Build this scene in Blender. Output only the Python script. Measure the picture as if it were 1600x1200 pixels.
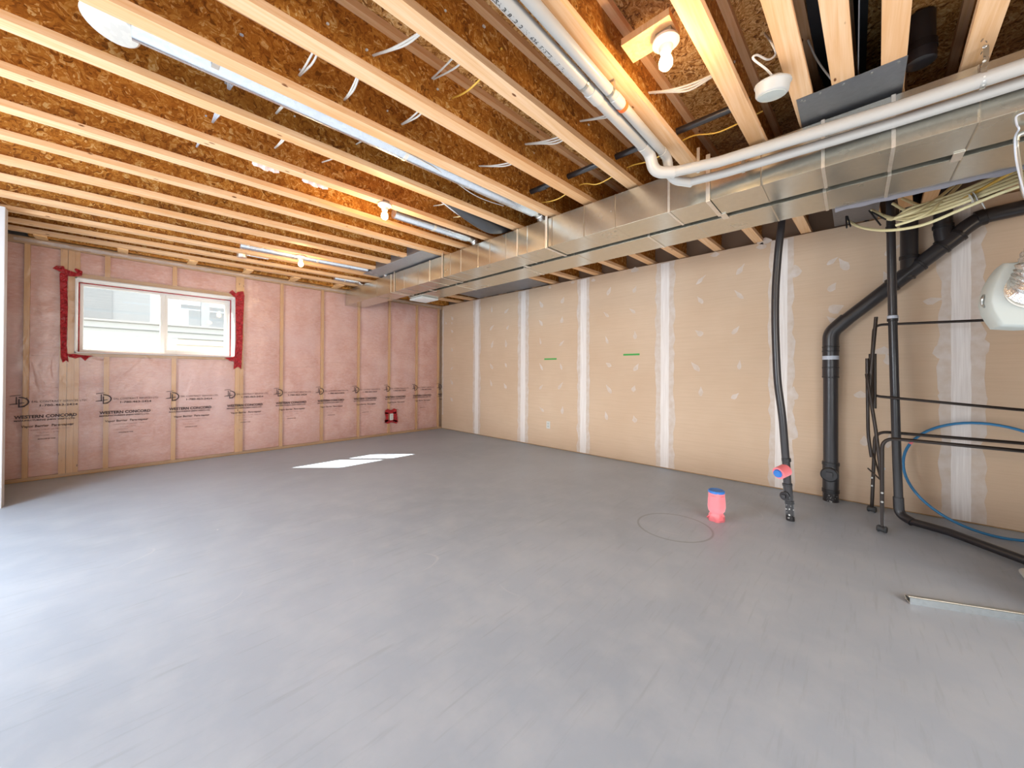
import bpy, bmesh, math, random
from mathutils import Vector, Matrix, noise
S = bpy.context.scene
for o in list(bpy.data.objects): bpy.data.objects.remove(o)
random.seed(7)
C = S.collection
R_ = random.uniform
# ------------------------------------------------------------------ camera
F, YAW, PITCH, ROLL, CY, H0 = 571.41, .8185, .0052, .0060, 579.63, 1.2206
fw = Vector((math.sin(YAW)*math.cos(PITCH), math.cos(YAW)*math.cos(PITCH), math.sin(PITCH)))
r0 = Vector((math.cos(YAW), -math.sin(YAW), 0)); u0 = r0.cross(fw)
rr = r0*math.cos(ROLL)+u0*math.sin(ROLL); uu = -r0*math.sin(ROLL)+u0*math.cos(ROLL)
cam = bpy.data.cameras.new('camera'); co = bpy.data.objects.new('camera', cam); C.objects.link(co)
co.matrix_world = Matrix(((rr.x, uu.x, -fw.x, 0), (rr.y, uu.y, -fw.y, 0), (rr.z, uu.z, -fw.z, H0), (0, 0, 0, 1)))
cam.sensor_width = 36; cam.lens = F/1600*36; cam.shift_y = -(600-CY)/1600; cam.clip_start = .02
S.camera = co
# ------------------------------------------------------------------ light and exposure
S.view_settings.view_transform = 'Standard'; S.view_settings.look = 'None'
S.view_settings.gamma = 1; S.view_settings.use_curve_mapping = False
S.view_settings.exposure = 1.0
S.cycles.use_denoising = True; S.cycles.max_bounces = 8; S.cycles.diffuse_bounces = 4
S.cycles.glossy_bounces = 3; S.cycles.transparent_max_bounces = 12; S.cycles.sample_clamp_indirect = 6
S.cycles.caustics_reflective = False; S.cycles.caustics_refractive = False
W = bpy.data.worlds.new('world'); S.world = W; W.use_nodes = True
W.node_tree.nodes['Background'].inputs[0].default_value = (.90, .95, 1, 1)
W.node_tree.nodes['Background'].inputs[1].default_value = .70
def lamp(kind, name, loc, d, energy, col, **k):
    l = bpy.data.lights.new(name, kind); l.energy = energy; l.color = col
    for a, b in k.items(): setattr(l, a, b)
    o = bpy.data.objects.new(name, l); C.objects.link(o); o.location = loc
    if d is not None: o.rotation_euler = Vector(d).to_track_quat('-Z', 'Y').to_euler()
    return o
lamp('SUN', 'sun', (0, 12, 10), (1.0, -.96, -1.0), 22, (1, .95, .86), angle=.009)
lamp('AREA', 'patio_daylight', (-2.45, 3.1, 1.25), (1, -.10, -.22), 150, (.84, .92, 1), shape='RECTANGLE', size=2.6, size_y=2.0)
lamp('AREA', 'rear_cool_fill', (-.8, -2.4, 1.5), (.35, 1, -.42), 72, (.88, .94, 1), shape='RECTANGLE', size=4.2, size_y=1.8)  # unseen soft fill added behind the camera to lift the ambient light
lamp('AREA', 'rear_warm_fill', (.6, -2.6, 1.9), (.1, 1, .22), 34, (1, .74, .46), shape='RECTANGLE', size=4.0, size_y=.8)  # unseen warm fill added to turn the joist sides orange
lamp('AREA', 'floor_bounce_fill', (1.1, 1.9, .03), (0, .01, 1), 86, (.90, .95, 1), shape='RECTANGLE', size=6.6, size_y=7.6)  # added upward lamp standing in for light bounced off the floor
# ------------------------------------------------------------------ materials
M = {}
def hexc(h):
    h = h.lstrip('#'); v = [int(h[i:i+2], 16)/255 for i in (0, 2, 4)]
    return tuple(((c/12.92) if c <= .04045 else ((c+.055)/1.055)**2.4) for c in v)+(1,)
class N:
    def __init__(s, name, rough=.6, metal=0, col='#888888', spec=.5):
        s.m = bpy.data.materials.new(name); s.m.use_nodes = True; s.t = s.m.node_tree
        s.b = s.t.nodes['Principled BSDF']; M[name] = s.m
        s.set('Base Color', hexc(col)); s.set('Roughness', rough); s.set('Metallic', metal); s.set('Specular IOR Level', spec)
    def set(s, k, v): s.b.inputs[k].default_value = v
    def n(s, ty, **k):
        x = s.t.nodes.new(ty)
        for a, b in k.items():
            if a.startswith('i_'):
                key = a[2:]; key = int(key) if key.isdigit() else key
                if isinstance(b, bpy.types.NodeSocket): s.t.links.new(b, x.inputs[key])
                else: x.inputs[key].default_value = b
            else: setattr(x, a, b)
        return x
    def l(s, a, b): s.t.links.new(a, b if not isinstance(b, str) else s.b.inputs[b])
    def co(s, scale=(1, 1, 1), rot=(0, 0, 0), loc=(0, 0, 0)):
        tc = s.n('ShaderNodeTexCoord'); mp = s.n('ShaderNodeMapping')
        s.l(tc.outputs['Object'], mp.inputs[0]); mp.inputs['Scale'].default_value = scale
        mp.inputs['Rotation'].default_value = rot; mp.inputs['Location'].default_value = loc
        return mp.outputs[0]
    def noise(s, vec, sc, det=3, rough=.55, dist=0):
        x = s.n('ShaderNodeTexNoise'); s.l(vec, x.inputs['Vector'])
        x.inputs['Scale'].default_value = sc; x.inputs['Detail'].default_value = det
        x.inputs['Roughness'].default_value = rough; x.inputs['Distortion'].default_value = dist
        return x.outputs['Fac']
    def ramp(s, fac, *st):
        x = s.n('ShaderNodeValToRGB'); s.l(fac, x.inputs[0]); e = x.color_ramp.elements
        while len(e) < len(st): e.new(.5)
        for i, (p, c) in enumerate(st):
            e[i].position = p; e[i].color = hexc(c) if isinstance(c, str) else (c, c, c, 1)
        return x.outputs[0]
    def mix(s, fac, a, b, mode='MIX'):
        x = s.n('ShaderNodeMix', data_type='RGBA', blend_type=mode)
        for k, v in ((0, fac), (6, a), (7, b)):
            if isinstance(v, bpy.types.NodeSocket): s.l(v, x.inputs[k])
            else: x.inputs[k].default_value = v if k == 0 or not isinstance(v, str) else hexc(v)
        return x.outputs[2]
    def bump(s, h, st=.3, d=.01):
        x = s.n('ShaderNodeBump'); x.inputs['Strength'].default_value = st; x.inputs['Distance'].default_value = d
        s.l(h, x.inputs['Height']); s.l(x.outputs[0], 'Normal')
def plain(name, col, rough=.6, metal=0, spec=.5): return N(name, rough, metal, col, spec)
def osb(name, cols, sc=1.0):
    m = N(name, .62, 0, spec=.3)
    cn = m.co(); nz = m.noise(cn, 3.0, 2)
    def flakes(rot, scale, st):
        v = m.co(scale, rot)
        a = m.n('ShaderNodeVectorMath', operation='ADD'); m.l(v, a.inputs[0])
        nn = m.n('ShaderNodeTexNoise'); m.l(cn, nn.inputs['Vector']); nn.inputs['Scale'].default_value = 9
        ms = m.n('ShaderNodeVectorMath', operation='SCALE'); m.l(nn.outputs['Color'], ms.inputs[0]); ms.inputs['Scale'].default_value = 1.6
        m.l(ms.outputs[0], a.inputs[1])
        vo = m.n('ShaderNodeTexVoronoi'); m.l(a.outputs[0], vo.inputs['Vector']); vo.inputs['Scale'].default_value = st
        s_ = m.n('ShaderNodeSeparateColor'); m.l(vo.outputs['Color'], s_.inputs[0])
        return s_.outputs[0]
    f1 = flakes((.3, .5, .35), (1, 3.0, 2.6), 11*sc); f2 = flakes((-.5, .9, -.6), (2.8, 1, 1.3), 12*sc)
    f3 = flakes((.9, -.7, .9), (1.2, 2.6, 1.0), 30*sc)
    sel = m.ramp(nz, (.45, 0.0), (.55, 1.0))
    f = m.mix(sel, f1, f2); f = m.mix(.38, f, f3)
    lo = m.noise(cn, 1.6, 3)
    c = m.ramp(f, *[(i/(len(cols)-1)*.8+.1, k) for i, k in enumerate(cols)])
    sh = m.ramp(lo, (.3, .72), (.7, 1.15))
    c = m.mix(1.0, c, sh, 'MULTIPLY')
    g = m.noise(m.co((8, 8, 40)), 14, 3)
    c = m.mix(.25, c, m.ramp(g, (.3, .45), (.6, 1.0)), 'MULTIPLY')
    m.l(c, 'Base Color'); m.bump(f, .35, .004)
osb('osb_web', ['#74420f', '#985a1a', '#ab6a22', '#b9782b', '#ca9043', '#deb577'], .6)
osb('osb_deck', ['#5e3414', '#93602c', '#b5803f', '#c8975a', '#d9ae72', '#e6c591'], .8)
def lumber(name, a, b, c3, ax=0, knots=True, rough=.6):
    m = N(name, rough, 0, spec=.3)
    sc = [60, 60, 60]; sc[ax] = 2.2
    g = m.noise(m.co(tuple(sc)), 1.0, 4, .6, .4)
    sc2 = [7, 7, 7]; sc2[ax] = .6
    lo = m.noise(m.co(tuple(sc2)), 1.0, 2)
    c = m.mix(m.ramp(g, (.35, 0.0), (.68, 1.0)), a, b)
    c = m.mix(m.ramp(lo, (.45, 0.0), (.7, .55)), c, c3)
    if knots:
        sc3 = [7, 7, 7]; sc3[ax] = 2.6
        v = m.n('ShaderNodeTexVoronoi'); m.l(m.co(tuple(sc3)), v.inputs['Vector']); v.inputs['Scale'].default_value = 1.7
        k = m.ramp(v.outputs['Distance'], (.055, 1.0), (.085, 0.0))
        c = m.mix(k, c, '#6b3d1c')
    m.l(c, 'Base Color'); m.bump(g, .12, .003)
lumber('pine_flange', '#d3a678', '#e0bc96', '#c98f55')
lumber('pine_stud', '#c2935c', '#cfa06a', '#b98750', ax=2)
lumber('pine_plate', '#a98355', '#b38c5f', '#94714a', ax=0, knots=False)
lumber('pine_block', '#dcb07a', '#e7c495', '#d2a066', ax=2, knots=False)
def galv(name, col, rough, lo=.1):
    m = N(name, rough, .92, col)
    v = m.n('ShaderNodeTexVoronoi'); m.l(m.co(), v.inputs['Vector']); v.inputs['Scale'].default_value = 55
    s_ = m.n('ShaderNodeSeparateColor'); m.l(v.outputs['Color'], s_.inputs[0])
    big = m.noise(m.co((1, 1, 1)), 2.2, 3, .6, .6)
    a = tuple(min(1, x*1.03) for x in hexc(col)[:3])+(1,); b = tuple(x*.95 for x in hexc(col)[:3])+(1,)
    c = m.n('ShaderNodeMix', data_type='RGBA'); m.l(s_.outputs[0], c.inputs[0]); c.inputs[6].default_value = b; c.inputs[7].default_value = a
    m.l(c.outputs[2], 'Base Color')
    r = m.n('ShaderNodeMapRange'); m.l(big, r.inputs[0]); r.inputs[1].default_value = .3; r.inputs[2].default_value = .7
    r.inputs[3].default_value = rough-lo; r.inputs[4].default_value = rough+lo; m.l(r.outputs[0], 'Roughness')
    pass
galv('galvanised', '#d0cdbf', .24, .05)
galv('galvanised_seam', '#e8e2d6', .38, .05)
galv('sheet_dark', '#8e9096', .46, .06)
galv('panel_light', '#a9adb4', .5, .06)
galv('round_duct_metal', '#cfd6de', .27, .05)
galv('stud_metal', '#c3ccd0', .36, .06)
m = N('foil', .24, .95, '#d5d5d4'); nn = m.noise(m.co((1, 1, 1)), 60, 3); m.bump(nn, .9, .006)
m = N('zinc', .35, .9, '#a7a7a3')
m = N('floor_paint', .42, 0, spec=.35)
c0 = m.co(); lo = m.noise(c0, .55, 3, .5); mid = m.noise(c0, 4.0, 5, .6); st = m.noise(m.co((2, 26, 1), (0, 0, .75)), 1.5, 4, .6)
c = m.mix(m.ramp(lo, (.3, 0.0), (.7, 1.0)), '#98a5b5', '#abb8c8')
c = m.mix(m.ramp(mid, (.42, 0.0), (.75, .45)), c, '#bec7d1')
c = m.mix(m.ramp(st, (.56, 0.0), (.76, .34)), c, '#87919c')
v = m.n('ShaderNodeTexVoronoi'); m.l(c0, v.inputs['Vector']); v.inputs['Scale'].default_value = 2.6
c = m.mix(m.ramp(v.outputs['Distance'], (.012, .9), (.02, 0.0)), c, '#dcdcd8')
# scuffed ring left on the floor by a drum
sep = m.n('ShaderNodeVectorMath', operation='DISTANCE'); m.l(c0, sep.inputs[0]); sep.inputs[1].default_value = (3.03, 1.05, 0)
rg = m.ramp(sep.outputs['Value'], (.262, 0.0), (.268, .45), (.276, .45), (.284, 0.0)); c = m.mix(rg, c, '#6d6f70')
# thin pale scratches
w1 = m.n('ShaderNodeTexNoise'); m.l(c0, w1.inputs['Vector']); w1.inputs['Scale'].default_value = 1.1; w1.inputs['Detail'].default_value = 1
ab = m.n('ShaderNodeMath', operation='SUBTRACT'); m.l(w1.outputs['Fac'], ab.inputs[0]); ab.inputs[1].default_value = .56
ab2 = m.n('ShaderNodeMath', operation='ABSOLUTE'); m.l(ab.outputs[0], ab2.inputs[0])
sc_ = m.ramp(ab2.outputs[0], (.0003, 1.0), (.0008, 0.0)); brk = m.ramp(m.noise(c0, 2.3, 1), (.58, 0.0), (.68, .30))
c = m.mix(m.mix(1.0, sc_, brk, 'MULTIPLY'), c, '#d3d5d6')
m.l(c, 'Base Color'); m.l(m.ramp(mid, (.3, .36), (.7, .52)), 'Roughness'); m.bump(mid, .08, .004)
m = N('drywall_paper', .85, 0, spec=.15); c0 = m.co()
c = m.mix(m.ramp(m.noise(c0, 1.2, 3), (.3, 0.0), (.7, 1.0)), '#c4aa90', '#cdb59c')
c = m.mix(m.ramp(m.noise(m.co((1, 1.5, 40)), 2, 2), (.4, 0.0), (.8, .25)), c, '#b39a80'); m.l(c, 'Base Color')
m = N('joint_compound', .8, 0, spec=.15)
c = m.mix(m.ramp(m.noise(m.co((1, 30, 1)), 3, 3), (.35, 0.0), (.7, 1.0)), '#d8d0ca', '#e6e0db'); m.l(c, 'Base Color')
m = N('joint_compound_thin', .8, 0, spec=.15)
c = m.mix(m.ramp(m.noise(m.co(), 14, 4), (.3, 0.0), (.7, 1.0)), '#c4b3a3', '#cfc4bb'); m.l(c, 'Base Color')
m = N('batt_pink', .95, 0, spec=.05); c0 = m.co()
c = m.mix(m.ramp(m.noise(m.co((1, 1, 1)), 3.2, 4, .6), (.35, 0.0), (.65, 1.0)), '#c58e80', '#d5a89b')
c = m.mix(m.ramp(m.noise(m.co((1, 1, 2.2)), 22, 5, .7, .5), (.4, 0.0), (.72, .6)), c, '#e0bcb2')
c = m.mix(m.ramp(m.noise(c0, 1.3, 2), (.5, 0.0), (.72, .6)), c, '#d3b2ae')
m.l(c, 'Base Color'); m.bump(m.noise(m.co((1, 1, 2)), 16, 5, .65, .4), .5, .02)
# polyethylene film
m = N('poly_film', .3); t = m.t
out = [x for x in t.nodes if x.type == 'OUTPUT_MATERIAL'][0]
tr = m.n('ShaderNodeBsdfTransparent'); gl = m.n('ShaderNodeBsdfGlossy'); gl.inputs['Roughness'].default_value = .28
df = m.n('ShaderNodeBsdfDiffuse'); df.inputs[0].default_value = hexc('#d8cdc9')
bp = m.n('ShaderNodeBump'); bp.inputs['Strength'].default_value = .6; bp.inputs['Distance'].default_value = .02
m.l(m.noise(m.co((1, 1, .5), (0, .5, 0)), 5, 4, .55, 1.5), bp.inputs['Height']); m.l(bp.outputs[0], gl.inputs['Normal'])
a = m.n('ShaderNodeMixShader'); a.inputs[0].default_value = .14; m.l(tr.outputs[0], a.inputs[1]); m.l(df.outputs[0], a.inputs[2])
b = m.n('ShaderNodeMixShader'); b.inputs[0].default_value = .05; m.l(a.outputs[0], b.inputs[1]); m.l(gl.outputs[0], b.inputs[2])
m.l(b.outputs[0], out.inputs[0])
m = N('window_glass', .02); t = m.t; out = [x for x in t.nodes if x.type == 'OUTPUT_MATERIAL'][0]
tr = m.n('ShaderNodeBsdfTransparent'); tr.inputs[0].default_value = (.96, .98, .98, 1); gl = m.n('ShaderNodeBsdfGlossy'); gl.inputs['Roughness'].default_value = .02
a = m.n('ShaderNodeMixShader'); a.inputs[0].default_value = .05; m.l(tr.outputs[0], a.inputs[1]); m.l(gl.outputs[0], a.inputs[2]); m.l(a.outputs[0], out.inputs[0])
m = N('tape_red', .28, 0, '#c8202a'); nn = m.noise(m.co((1, 1, 1)), 26, 4, .6, 1.0)
m.l(m.mix(m.ramp(nn, (.35, 0.0), (.7, 1.0)), '#860c16', '#c0202a'), 'Base Color'); m.bump(nn, 1.0, .03)
plain('tape_green', '#3f9a45', .6); plain('pvc_white', '#a19f9b', .36); plain('pvc_fitting', '#aaa8a4', .32); plain('alarm_plastic', '#a6a7a5', .45)
plain('abs_black', '#2c2a2c', .30); plain('abs_dark', '#1d1c1e', .38)
m = N('abs_splash', .4, 0, '#2a292b'); m.l(m.mix(m.ramp(m.noise(m.co(), 60, 3), (.60, 0.0), (.66, 1.0)), '#29282a', '#c9c9c6'), 'Base Color')
plain('steel_brown', '#2e2622', .32, .5); plain('rubber', '#3a3c3e', .6)
plain('pex_cream', '#dccf9f', .45); plain('pex_yellow', '#d9ae4a', .5); plain('hose_blue', '#2f78a8', .4)
plain('cable_white', '#cac6be', .5); plain('cable_yellow', '#e0b24a', .5); plain('cable_grey', '#b4bac4', .45)
plain('ink', '#3a2b2e', .7); plain('ink_faint', '#8d6a66', .8); plain('ink_black', '#33302e', .6)
plain('white_plastic', '#c9c9c4', .4); plain('white_vinyl', '#cfccc8', .35); plain('porcelain', '#cfcac0', .3)
plain('grey_plastic', '#aeb3ad', .40); plain('blue_cap', '#2c74c4', .4); plain('pink_rubber', '#ee7f86', .42)
plain('drywall_white', '#c4c5c8', .8); plain('rim_grey', '#8d7764', .9); plain('concrete', '#9c9a94', .9)
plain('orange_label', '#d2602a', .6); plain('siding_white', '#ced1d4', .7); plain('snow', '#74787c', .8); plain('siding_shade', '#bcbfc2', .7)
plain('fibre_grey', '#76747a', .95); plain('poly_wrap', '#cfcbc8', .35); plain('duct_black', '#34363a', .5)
def glow(name, col, st):
    m = N(name, .5); m.set('Emission Color', hexc(col)); m.set('Emission Strength', st)
glow('bulb_glow', '#ffe6b0', 9)
# ------------------------------------------------------------------ mesh helpers
class MB:
    def __init__(s): s.v = []; s.f = []
    def add(s, vs, fs):
        n = len(s.v); s.v += [tuple(v) for v in vs]; s.f += [tuple(i+n for i in f) for f in fs]; return s
    def box(s, a, b):
        x0, y0, z0 = (min(p, q) for p, q in zip(a, b)); x1, y1, z1 = (max(p, q) for p, q in zip(a, b))
        return s.add([(x0,y0,z0),(x1,y0,z0),(x1,y1,z0),(x0,y1,z0),(x0,y0,z1),(x1,y0,z1),(x1,y1,z1),(x0,y1,z1)],
            [(0,3,2,1),(4,5,6,7),(0,1,5,4),(1,2,6,5),(2,3,7,6),(3,0,4,7)])
    def loft(s, rings, close=True, caps=True):
        n = len(rings[0]); vs = [p for r in rings for p in r]; fs = []
        for i in range(len(rings)-1):
            for j in range(n if close else n-1):
                k = (j+1) % n; fs.append((i*n+j, i*n+k, (i+1)*n+k, (i+1)*n+j))
        if caps: fs.append(tuple(range(n-1, -1, -1))); fs.append(tuple((len(rings)-1)*n+j for j in range(n)))
        return s.add(vs, fs)
    def tube(s, pts, r, seg=12, caps=True):
        P = [Vector(p) for p in pts]; rs = r if isinstance(r, (list, tuple)) else [r]*len(P)
        T = []
        for i in range(len(P)):
            a = (P[i]-P[i-1]).normalized() if i else None; b = (P[i+1]-P[i]).normalized() if i < len(P)-1 else None
            T.append(((a or b)+(b or a)).normalized())
        up = Vector((0, 0, 1)) if abs(T[0].z) < .9 else Vector((1, 0, 0))
        nrm = (up-T[0]*up.dot(T[0])).normalized(); rings = []
        for i, p in enumerate(P):
            nrm = (nrm-T[i]*nrm.dot(T[i])).normalized(); bi = T[i].cross(nrm)
            rings.append([p+(nrm*math.cos(q)+bi*math.sin(q))*rs[i] for q in (2*math.pi*j/seg for j in range(seg))])
        return s.loft(rings, True, caps)
    def lathe(s, prof, c=(0, 0, 0), ax=(0, 0, 1), seg=20):
        a = Vector(ax).normalized(); c = Vector(c)
        return s.tube([c+a*h for r, h in prof], [max(r, 1e-4) for r, h in prof], seg) if False else s._lathe(prof, c, a, seg)
    def _lathe(s, prof, c, a, seg):
        up = Vector((0, 0, 1)) if abs(a.z) < .9 else Vector((1, 0, 0)); n = (up-a*up.dot(a)).normalized(); b = a.cross(n)
        return s.loft([[c+a*h+(n*math.cos(q)+b*math.sin(q))*max(r, 1e-4) for q in (2*math.pi*j/seg for j in range(seg))] for r, h in prof])
    def prism(s, pts, d):
        d = Vector(d); return s.loft([[Vector(p) for p in pts], [Vector(p)+d for p in pts]])
    def build(s, name, mat, parent=None, smooth=False, bevel=0):
        me = bpy.data.meshes.new(name); me.from_pydata(s.v, [], s.f)
        bm = bmesh.new(); bm.from_mesh(me); bmesh.ops.recalc_face_normals(bm, faces=bm.faces)
        if bevel: bmesh.ops.bevel(bm, geom=[e for e in bm.edges if len(e.link_faces) == 2 and e.calc_face_angle(0) > .6], offset=bevel, segments=2, affect='EDGES', clamp_overlap=True)
        bm.to_mesh(me); bm.free()
        me.materials.append(M[mat])
        if smooth:
            me.shade_smooth(); 
            try: me.set_sharp_from_angle(angle=math.radians(38))
            except Exception: pass
        o = bpy.data.objects.new(name, me); C.objects.link(o)
        if parent: o.parent = parent; o.matrix_parent_inverse = parent.matrix_world.inverted() if False else Matrix.Translation(-Vector(parent['_w'])) if '_w' in parent else Matrix()
        w = Vector(parent['_w']) if parent and '_w' in parent else Vector((0, 0, 0))
        o['_w'] = (0, 0, 0)
        return o
def thing(name, label, cat, loc=(0, 0, 0), group=None):
    o = bpy.data.objects.new(name, None); C.objects.link(o); o.location = loc; o['_w'] = tuple(loc); o.empty_display_size = .1
    return tag(o, label, cat, group)
def tag(o, label, cat, group=None):
    o['label'] = label; o['category'] = cat
    if group: o['group'] = group
    return o
def struct(o): o['kind'] = 'structure'; return o
def semp(name):
    o = bpy.data.objects.new(name, None); C.objects.link(o); return struct(o)
def cat(pts, n=6):
    P = [Vector(p) for p in pts]; out = []
    for i in range(len(P)-1):
        p0 = P[max(i-1, 0)]; p1 = P[i]; p2 = P[i+1]; p3 = P[min(i+2, len(P)-1)]
        for j in range(n):
            t = j/n; out.append(.5*((2*p1)+(-p0+p2)*t+(2*p0-5*p1+4*p2-p3)*t*t+(-p0+3*p1-3*p2+p3)*t**3))
    out.append(P[-1]); return out
def fillet(pts, r, n=5):
    P = [Vector(p) for p in pts]; out = [P[0]]
    for i in range(1, len(P)-1):
        a = (P[i-1]-P[i]); b = (P[i+1]-P[i]); d = min(r, a.length*.48, b.length*.48)
        A = P[i]+a.normalized()*d; B = P[i]+b.normalized()*d
        for j in range(n+1):
            t = j/n; out.append(A*(1-t)**2+P[i]*2*t*(1-t)+B*t*t)
    out.append(P[-1]); return out
def at(u, v, x=None, y=None, z=None):       # where a sight line of the survey photograph meets a plane of the room
    d = fw+rr*((u-800)/F)-uu*((v-CY)/F)
    t = x/d.x if x is not None else y/d.y if y is not None else (z-H0)/d.z
    return Vector((d.x*t, d.y*t, H0+d.z*t))
XR, YP, ZJ, ZD = 4.7975, 6.5905, 2.68, 2.982
# ------------------------------------------------------------------ shell
struct(MB().box((-4.0, -3.2, -.12), (5.05, 6.95, 0)).build('floor', 'floor_paint'))
struct(MB().box((-2.62, -3.3, 0), (-2.52, 6.95, 3.0)).build('wall_left', 'drywall_white'))
struct(MB().box((-4.1, -3.4, 0), (5.05, -3.3, 3.0)).build('wall_back', 'drywall_white'))
# partition return at the left picture edge
pw = struct(MB().box((-2.52, 5.482, 0), (-.715, 5.60, 2.66)).build('wall_partition', 'drywall_white'))
MB().box((-.7148, 5.484, 0), (-.712, 5.598, 2.66)).build('corner_wrap', 'poly_wrap', pw)
# ------------------------------------------------------------------ right wall
wr = struct(MB().box((4.812, -3.2, 0), (5.02, 6.79, 2.672)).build('wall_right', 'pine_plate'))
MB().box((4.93, -3.2, 2.672), (5.05, 6.95, ZD)).build('rim_board', 'rim_grey', wr)
seams = [5.4448-1.2192*i for i in range(8)]
edges = [YP-.004]+seams
for i in range(len(edges)-1):
    MB().box((XR, edges[i+1]+.0012, .012), (XR+.0127, edges[i]-.0012, 2.668)).build('drywall_sheet', 'drywall_paper', wr)
rs = random.Random(3)
def strip(y, w, x, z0, z1, amp, name, mat, step=.09):
    L, Rr = [], []; n = int((z1-z0)/step)
    for i in range(n+1):
        z = z0+(z1-z0)*i/n
        L.append((x, y+w/2+rs.uniform(-amp, amp), z)); Rr.append((x, y-w/2+rs.uniform(-amp, amp), z))
    b = MB(); rings = [[L[i], Rr[i], (x+.0006, Rr[i][1], Rr[i][2]), (x+.0006, L[i][1], L[i][2])] for i in range(n+1)]
    return b.loft(rings).build(name, mat, wr)
for i, y in enumerate(seams[:7]):
    strip(y, .21+.03*(i % 2), XR-.0008, .014, 2.664, .018, 'joint_compound', 'joint_compound_thin')
    strip(y, .105, XR-.0016, .014, 2.65, .003, 'joint_tape', 'joint_compound')
strip(YP-.03, .05, XR-.0008, .3, 2.6, .012, 'joint_compound', 'joint_compound_thin')
def patch(y, z, w, h, ang):
    n = 10; pts = []
    for j in range(n):
        q = 2*math.pi*j/n; r = 1+rs.uniform(-.12, .12); t = max(0, math.sin(q))
        a = math.cos(q)*w*r*(1-.75*t); b_ = math.sin(q)*h*r*(1+.5*t)
        pts.append((XR-.0006, y+a*math.cos(ang)-b_*math.sin(ang), z+a*math.sin(ang)+b_*math.cos(ang)))
    MB().prism(pts, (.0005, 0, 0)).build('screw_patch', 'joint_compound_thin', wr)
rows = [.62, .98, 1.33, 1.72, 2.08, 2.38]
for i in range(7):
    top = edges[i]
    for c_ in (.406, .813):
        for z in rows:
            if i == 0 and c_ > .8: continue
            if z < .7 and i in (1, 4) : continue
            yy = top-c_+rs.uniform(-.03, .03) if i else YP-.35-(c_ > .5)*.4
            if yy < -.3 and z < .9: continue
            patch(yy, z+rs.uniform(-.04, .04), rs.uniform(.020, .034), rs.uniform(.038, .062), rs.uniform(-1.0, 1.0))
for (u, v, w, h, a) in [(697, 505, .02, .03, -.5), (706, 505, .025, .02, 1.2), (1456, 470, .03, .05, 1.4), (1305, 482, .05, .05, 1.2), (1319, 414, .035, .06, -.5),
        (1478, 545, .07, .09, .3), (1522, 540, .08, .11, -.2), (1480, 618, .05, .08, 0), (1525, 622, .06, .08, 0), (1380, 549, .07, .03, 0), (1345, 617, .05, .03, 0),
        (1213, 385, .06, .05, 1.2), (1242, 425, .06, .06, 0), (1350, 690, .03, .04, 0), (1240, 617, .04, .06, 0), (1240, 675, .04, .08, 0), (895, 441, .045, .02, 0), (927, 438, .04, .02, 0),
        (859, 449, .03, .02, 0), (992, 422, .06, .03, 0), (1190, 385, .05, .03, 0), (1117, 398, .05, .025, 0), (1195, 377, .07, .03, 0)]:
    p = at(u, v, x=XR); patch(p.y, p.z, w, h, a)
# ------------------------------------------------------------------ exterior (pink) wall, window in it
WX0, WX1, WZ0, WZ1 = -.372, 1.134, 1.424, 2.300
wf = semp('wall_front')
def panels(mb, x0, x1, z0, z1, y0, y1):
    mb.box((x0, y0, z0), (WX0, y1, z1)); mb.box((WX1, y0, z0), (x1, y1, z1))
    mb.box((WX0, y0, z0), (WX1, y1, WZ0)); mb.box((WX0, y0, WZ1), (WX1, y1, z1)); return mb
panels(MB(), -4.1, 5.05, 0, ZD, 6.72, 6.95).build('concrete_wall', 'concrete', wf)
studs = [(-4+.61*i, .038) for i in range(5)]+[(-.712, .040), (-.4555, .053), (-.400, .052), (1.1655, .053), (1.2140, .042), (1.729, .040), (2.335, .040), (2.964, .036), (3.567, .036), (4.18, .036), (4.72, .036)]
studs = [s_ for s_ in studs if not -1.2 < s_[0] < -.75]
for x, w in studs:
    MB().box((x-w/2, 6.600, .038), (x+w/2, 6.69, 2.60)).build('stud', 'pine_stud', wf, bevel=.002)
for x in (-.122, .478):
    MB().box((x-.022, 6.600, .038), (x+.022, 6.69, WZ0-.04)).build('stud', 'pine_stud', wf)
    MB().box((x-.022, 6.600, WZ1+.05), (x+.022, 6.69, 2.60)).build('stud', 'pine_stud', wf)
for za, zb in ((.038, WZ0-.04), (WZ1+.05, 2.60)): MB().box((-.373, 6.600, za), (-.337, 6.69, zb)).build('stud', 'pine_stud', wf, bevel=.002)
MB().box((WX0-.02, 6.598, WZ1+.004), (WX1+.02, 6.69, WZ1+.050)).build('header', 'pine_plate', wf)
MB().box((WX0-.02, 6.598, WZ0-.040), (WX1+.02, 6.69, WZ0-.004)).build('sill_plate', 'pine_plate', wf)
MB().box((-4, 6.597, .002), (XR, 6.69, .040)).build('bottom_plate', 'pine_plate', wf)
MB().box((-4, 6.597, 2.600), (XR, 6.69, 2.675)).build('top_plate', 'pine_plate', wf)
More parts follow.
